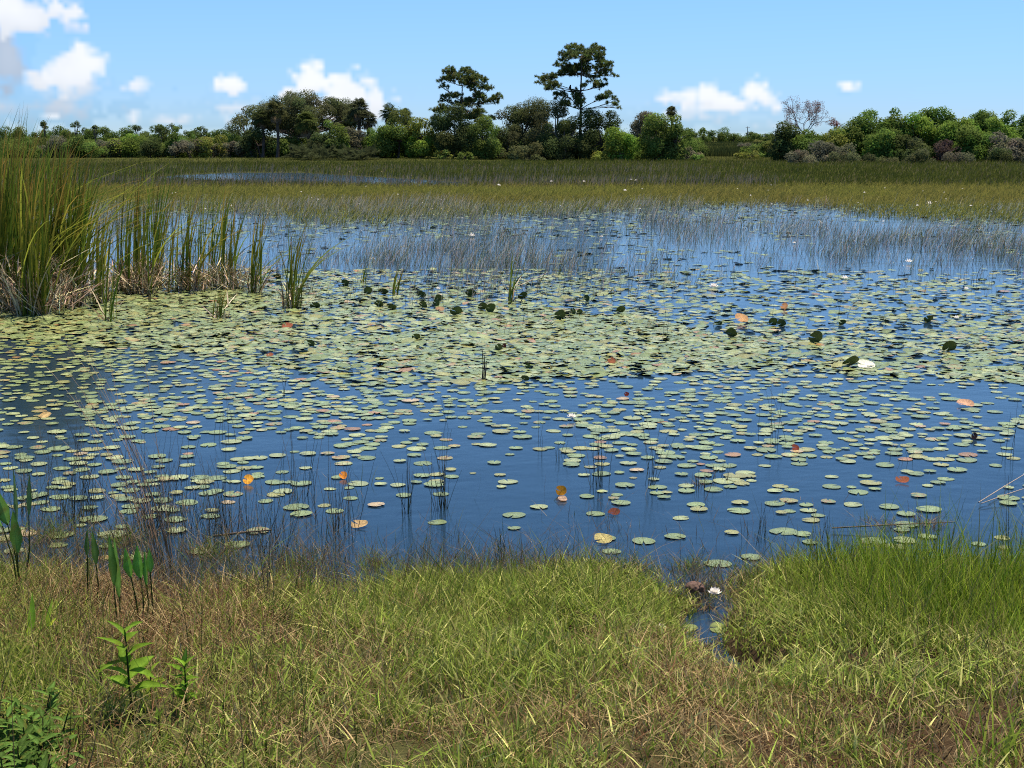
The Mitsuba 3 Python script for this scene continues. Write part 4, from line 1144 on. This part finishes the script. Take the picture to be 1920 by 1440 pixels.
for a_ in [(1300, 1066, 34, .11, 190, 'mixed green and dry grass tuft above the inlet'), (1395, 1085, 26, .09, 120, 'small grass tuft right of the inlet head'), (1482, 1080, 26, .14, 130, 'upright green grass tuft in the water right of the inlet'), (1640, 1040, 36, .12, 180, 'grass tuft at the foot of the tall right bank'),
           (700, 1060, 30, .12, 150, 'grass tuft at the waterline left of the middle'), (800, 1078, 34, .10, 150, 'grass tuft at the waterline in the middle'), (560, 1060, 40, .13, 190, 'grass tuft at the left waterline'), (1080, 1078, 40, .12, 170, 'grass tuft at the waterline right of the middle'), (1200, 1072, 36, .12, 170, 'grass tuft left of the inlet head'),
           (90, 1010, 50, .16, 260, 'dry and green grass tuft in the water at the far left'), (230, 1020, 50, .15, 260, 'grass tuft between the lance leaved plants and the water'), (400, 1040, 50, .14, 240, 'grass tuft in the shallows right of the tall brown grass')]:
    tuft(*a_)
for a_ in [(1310, 905, 22, .07, 60, 'brown broken stem heap on the right water above the inlet'), (1660, 985, 38, .08, 130, 'brown stem heap floating near the right bank'), (1745, 985, 26, .11, 90, 'dark brown dead stems right of the floating heap'), (1425, 1062, 20, .08, 60, 'dark rotten stem heap right of the inlet head'),
           (345, 955, 22, .08, 60, 'brown stem heap among the left rushes'), (280, 965, 28, .08, 90, 'brown stem heap at the foot of the tall brown grass'), (600, 1035, 40, .07, 90, 'thin dry stems in the left shallows'), (1640, 1075, 30, .07, 90, 'tan stem heap at the waterline on the right'), (1290, 1190, 18, .07, 90, 'brown stems overhanging the left edge of the inlet'), (1408, 1180, 20, .08, 110, 'brown stems overhanging the right edge of the inlet'), (1350, 1262, 40, .08, 160, 'pale litter at the near end of the inlet'), (1330, 1215, 26, .09, 110, 'thin dead stems standing in the near half of the inlet'), (1372, 1165, 24, .09, 110, 'thin dead stems standing in the far half of the inlet'), (1318, 1140, 20, .10, 90, 'brown stems leaning over the head of the inlet'), (1500, 940, 8, .05, 16, 'tiny broken stem heap alone on the right water')]:
    tuft(*a_, green=.08, name='stem_heap', cat='dead stems')


# ------------------------------------------------------------------ plants that stand out on the bank
def lance_plant(spec, name, label, cat, col, stalk_col=(.08, .10, .03), stems=True):
    """spec: leaves as (foot x, foot y, level, blade base px, tip px, width px), all in photograph pixels."""
    g = thing(name, label, cat)
    st = MB()
    for (fx, fy, fz, bx, by, tx, ty, w) in spec:
        foot = on(fx, fy, fz)
        Yd = foot[1] + R.uniform(-.03, .03)
        b, t = at(bx, by, Yd), at(tx, ty, Yd + .02)
        s = Yd / F_PX
        v, f = leaf(b, t - b, [R.normal(0, .5), -1, .25], np.linalg.norm(t - b), w * s * 1.2, R.normal(0, .05), .22, 8, .38)
        MB().add(v, f, veined(np.array(col) * 1.9 * R.uniform(.8, 1.25), len(v))).put(part(g, 'leaf'), 'fresh_bsdf', True)
        v, f = tube([foot - [0, 0, .03], (foot + b) / 2 + [R.normal(0, .008), 0, 0], b + (t - b) * .06], [.0042, .0036, .0028], 5)
        st.add(v, f, stalk_col)
    if stems:
        st.put(part(g, 'stalks'), 'leaf_bsdf')
        labels[f'{g}__stalks'] = {'label': 'thin stalks carrying the leaves', 'kind': 'stuff'}
    return g


LG = (.060, .125, .020)
lance_plant([(166, 1130, .15, 164, 1045, 163, 990, 9), (180, 1135, .15, 180, 1060, 174, 995, 13)], 'arrowhead_plant', 'pair of dark green lance leaves, leftmost of the lance leaved plants', 'water plant', (.04, .085, .016))
lance_plant([(222, 1190, .17, 214, 1100, 202, 1000, 16), (232, 1190, .17, 224, 1125, 219, 1005, 15)], 'arrowhead_plant', 'two long narrow green lance leaves in the middle', 'water plant', LG)
lance_plant([(262, 1170, .17, 246, 1084, 234, 1026, 17), (268, 1170, .17, 264, 1086, 257, 1022, 22), (275, 1165, .17, 275, 1100, 271, 1030, 10), (288, 1170, .17, 282, 1075, 280, 1028, 13)], 'arrowhead_plant', 'cluster of broad bright green lance leaves, rightmost of the lance leaved plants', 'water plant', (.062, .150, .018))
lance_plant([(40, 1110, .15, 15, 985, -8, 910, 26), (42, 1110, .15, 33, 1040, 24, 955, 20), (35, 1110, .15, 6, 990, -20, 925, 22)], 'arrowhead_plant', 'broad arching green leaves at the left edge', 'water plant', LG)
lance_plant([(33, 1080, .13, 32, 985, 27, 878, 7), (46, 1090, .13, 54, 970, 55, 885, 9)], 'sword_leaf_plant', 'two tall narrow dark leaves standing at the left edge', 'water plant', (.045, .080, .025))
lance_plant([(57, 1225, .22, 57, 1190, 59, 1108, 14), (56, 1225, .22, 54, 1195, 52, 1168, 7)], 'grass_shoot', 'bright yellow green shoot on the left, taller one of two', 'grass', (.30, .42, .03))
lance_plant([(87, 1215, .22, 88, 1185, 99, 1120, 12), (88, 1215, .22, 90, 1175, 105, 1158, 8)], 'grass_shoot', 'bright yellow green shoot on the left, right one of two', 'grass', (.30, .42, .03))


def on_bank(px, py):
    z = .3
    for _ in range(8):
        p = on(px, py, z)
        z = float(ground(p[0], p[1]))
    return on(px, py, z)


def leafy(px, py, z, top, n, L, label, col, name='leafy_weed', pairs=True, w=.36, lean=0.0):
    g = thing(name, label, 'plant')
    foot = on_bank(px, py)
    Yd = foot[1]
    H = (py - top) / F_PX * np.linalg.norm(foot - EYE)
    foot[2] -= .02
    path = [foot + np.array([lean * t, 0, H * t]) for t in np.linspace(0, 1, 6)]
    v, f = tube(path, np.linspace(.0045, .002, 6), 6)
    MB().add(v, f, (.07, .085, .03)).put(part(g, 'stem'), 'leaf_bsdf', True)
    for k in range(n):
        t = .32 + .66 * k / (n - 1)
        p = foot + np.array([lean * t, 0, H * t])
        az = k * 2.4 + R.uniform(-.2, .2)
        el = R.uniform(.35, .85) + .5 * (t > .9)
        d = np.array([math.cos(az) * math.cos(el), math.sin(az) * math.cos(el), math.sin(el)]) + R.normal(size=3) * .15
        l = L * R.uniform(.6, 1.2) * (1.1 - .3 * t)
        v, f = leaf(p, d, [R.normal(0, .25), R.normal(0, .25), 1.02], l, l * w * R.uniform(.8, 1.1), R.uniform(.05, .45), R.uniform(.1, .4), 6, .42)
        MB().add(v, f, veined(np.array(col) * R.uniform(.7, 1.2), len(v))).put(part(g, 'leaf'), 'fresh_bsdf', True)
    return g


leafy(248, 1345, .36, 1175, 14, .115, 'bright green leafy weed with broad leaves in the left front grass', (.17, .31, .03), w=.5, lean=-.01)
leafy(350, 1340, .36, 1235, 22, .075, 'bushy bright green weed right of the broad leaved one', (.18, .33, .03), w=.36)
leafy(285, 1330, .36, 1250, 9, .07, 'small yellow green weed between two larger weeds', (.21, .31, .03), w=.42)
for (px, py, tp, L_, l) in [(300, 1400, 1330, .05, 'small pale weed below the broad leaved weed'), (420, 1380, 1310, .05, 'small weed right of the bushy bright one'), (190, 1310, 1240, .045, 'small weed left of the broad leaved one'), (150, 1420, 1350, .05, 'small weed right of the dark leafy bush'), (500, 1430, 1370, .04, 'tiny fresh weed at the bottom edge, left of the middle')]:
    leafy(px, py, .38, tp, 9, L_, l, (.15, .25, .03), w=.38)
leafy(80, 1345, .38, 1280, 8, .05, 'small green weed above the dark leafy bush', (.07, .14, .02), w=.4)
# dark leafy bush in the lower left corner
g = thing('leafy_bush', 'dark glossy green leafy bush in the lower left corner', 'plant')
st = MB()
for k in range(85):
    px, py = R.uniform(-80, 115), R.uniform(1345, 1500)
    px = min(px, 60 + (py - 1345) * .6)
    foot = on_bank(px, py + 40)
    top = foot + [R.normal(0, .03), R.normal(0, .03), R.uniform(.08, .16)]
    v, f = tube([foot - [0, 0, .05], top], [.003, .002], 4)
    st.add(v, f, (.07, .09, .03))
    for q in range(7):
        az, el = R.uniform(0, 6.28), R.uniform(0, .8)
        d = np.array([math.cos(az) * math.cos(el), math.sin(az) * math.cos(el), math.sin(el)])
        v, f = leaf(foot + (top - foot) * R.uniform(.4, 1), d, [0, 0, 1.02], R.uniform(.045, .075), R.uniform(.016, .026), .15, .2, 5, .4)
        MB().add(v, f, veined(np.array((.075, .145, .026)) * R.uniform(.6, 1.5), len(v))).put(part(g, 'leaf'), 'leaf_bsdf', True)
st.put(part(g, 'stems'), 'leaf_bsdf')
labels[f'{g}__stems'] = {'label': 'thin green stems inside the bush', 'kind': 'stuff'}
# arching grass in the lower right corner
g = thing('arching_grass', 'bright green arching grass tuft in the lower right corner', 'grass')
c = on_bank(1865, 1460)
for k in range(26):
    b = c + [R.normal(0, .05), R.normal(0, .04), 0]
    MB().add(*blades(b[None], R.uniform(.16, .34), R.uniform(.006, .010), R.uniform(0, 6.28), R.uniform(0, .25), R.uniform(.1, 1.1), np.array((.17, .27, .03)) * R.uniform(.75, 1.3), seg=6, tip=(.25, .27, .06), wp=2.5)).put(part(g, 'blade'), 'leaf_bsdf')
# fallen sticks on the near water
for (x0, y0, x1, y1, r, l) in [(1835, 942, 1925, 892, .0035, 'pale dry stick slanting over the water at the right edge'), (1840, 944, 1925, 920, .003, 'second pale stick lying lower at the right edge'), (1560, 990, 1790, 985, .004, 'grey brown stick floating near the right bank'), (400, 1005, 510, 1000, .007, 'dark rotten stick floating by the left rushes'), (1372, 1214, 1402, 1180, .0022, 'pale bent stalk lying across the inlet'), (1320, 1214, 1366, 1208, .0018, 'thin pale stalk floating in the inlet')]:
    g = thing('dead_stick', l, 'stick')
    a0, a1 = on(x0, y0, .02), on(x1, y1, .03)
    v, f = tube([a0, (a0 + a1) / 2 + [0, 0, .012], a1 + [0, 0, .02]], [r, r * .9, r * .6], 6)
    MB().add(v, f, (.30, .25, .20) if r < .0045 and y0 < 980 else (.10, .075, .05)).put(g, 'dry_bsdf', True)
print('triangles', sum(len(q[1]) for q in meshkit.WRITTEN.values()), 'entries', len(scene))
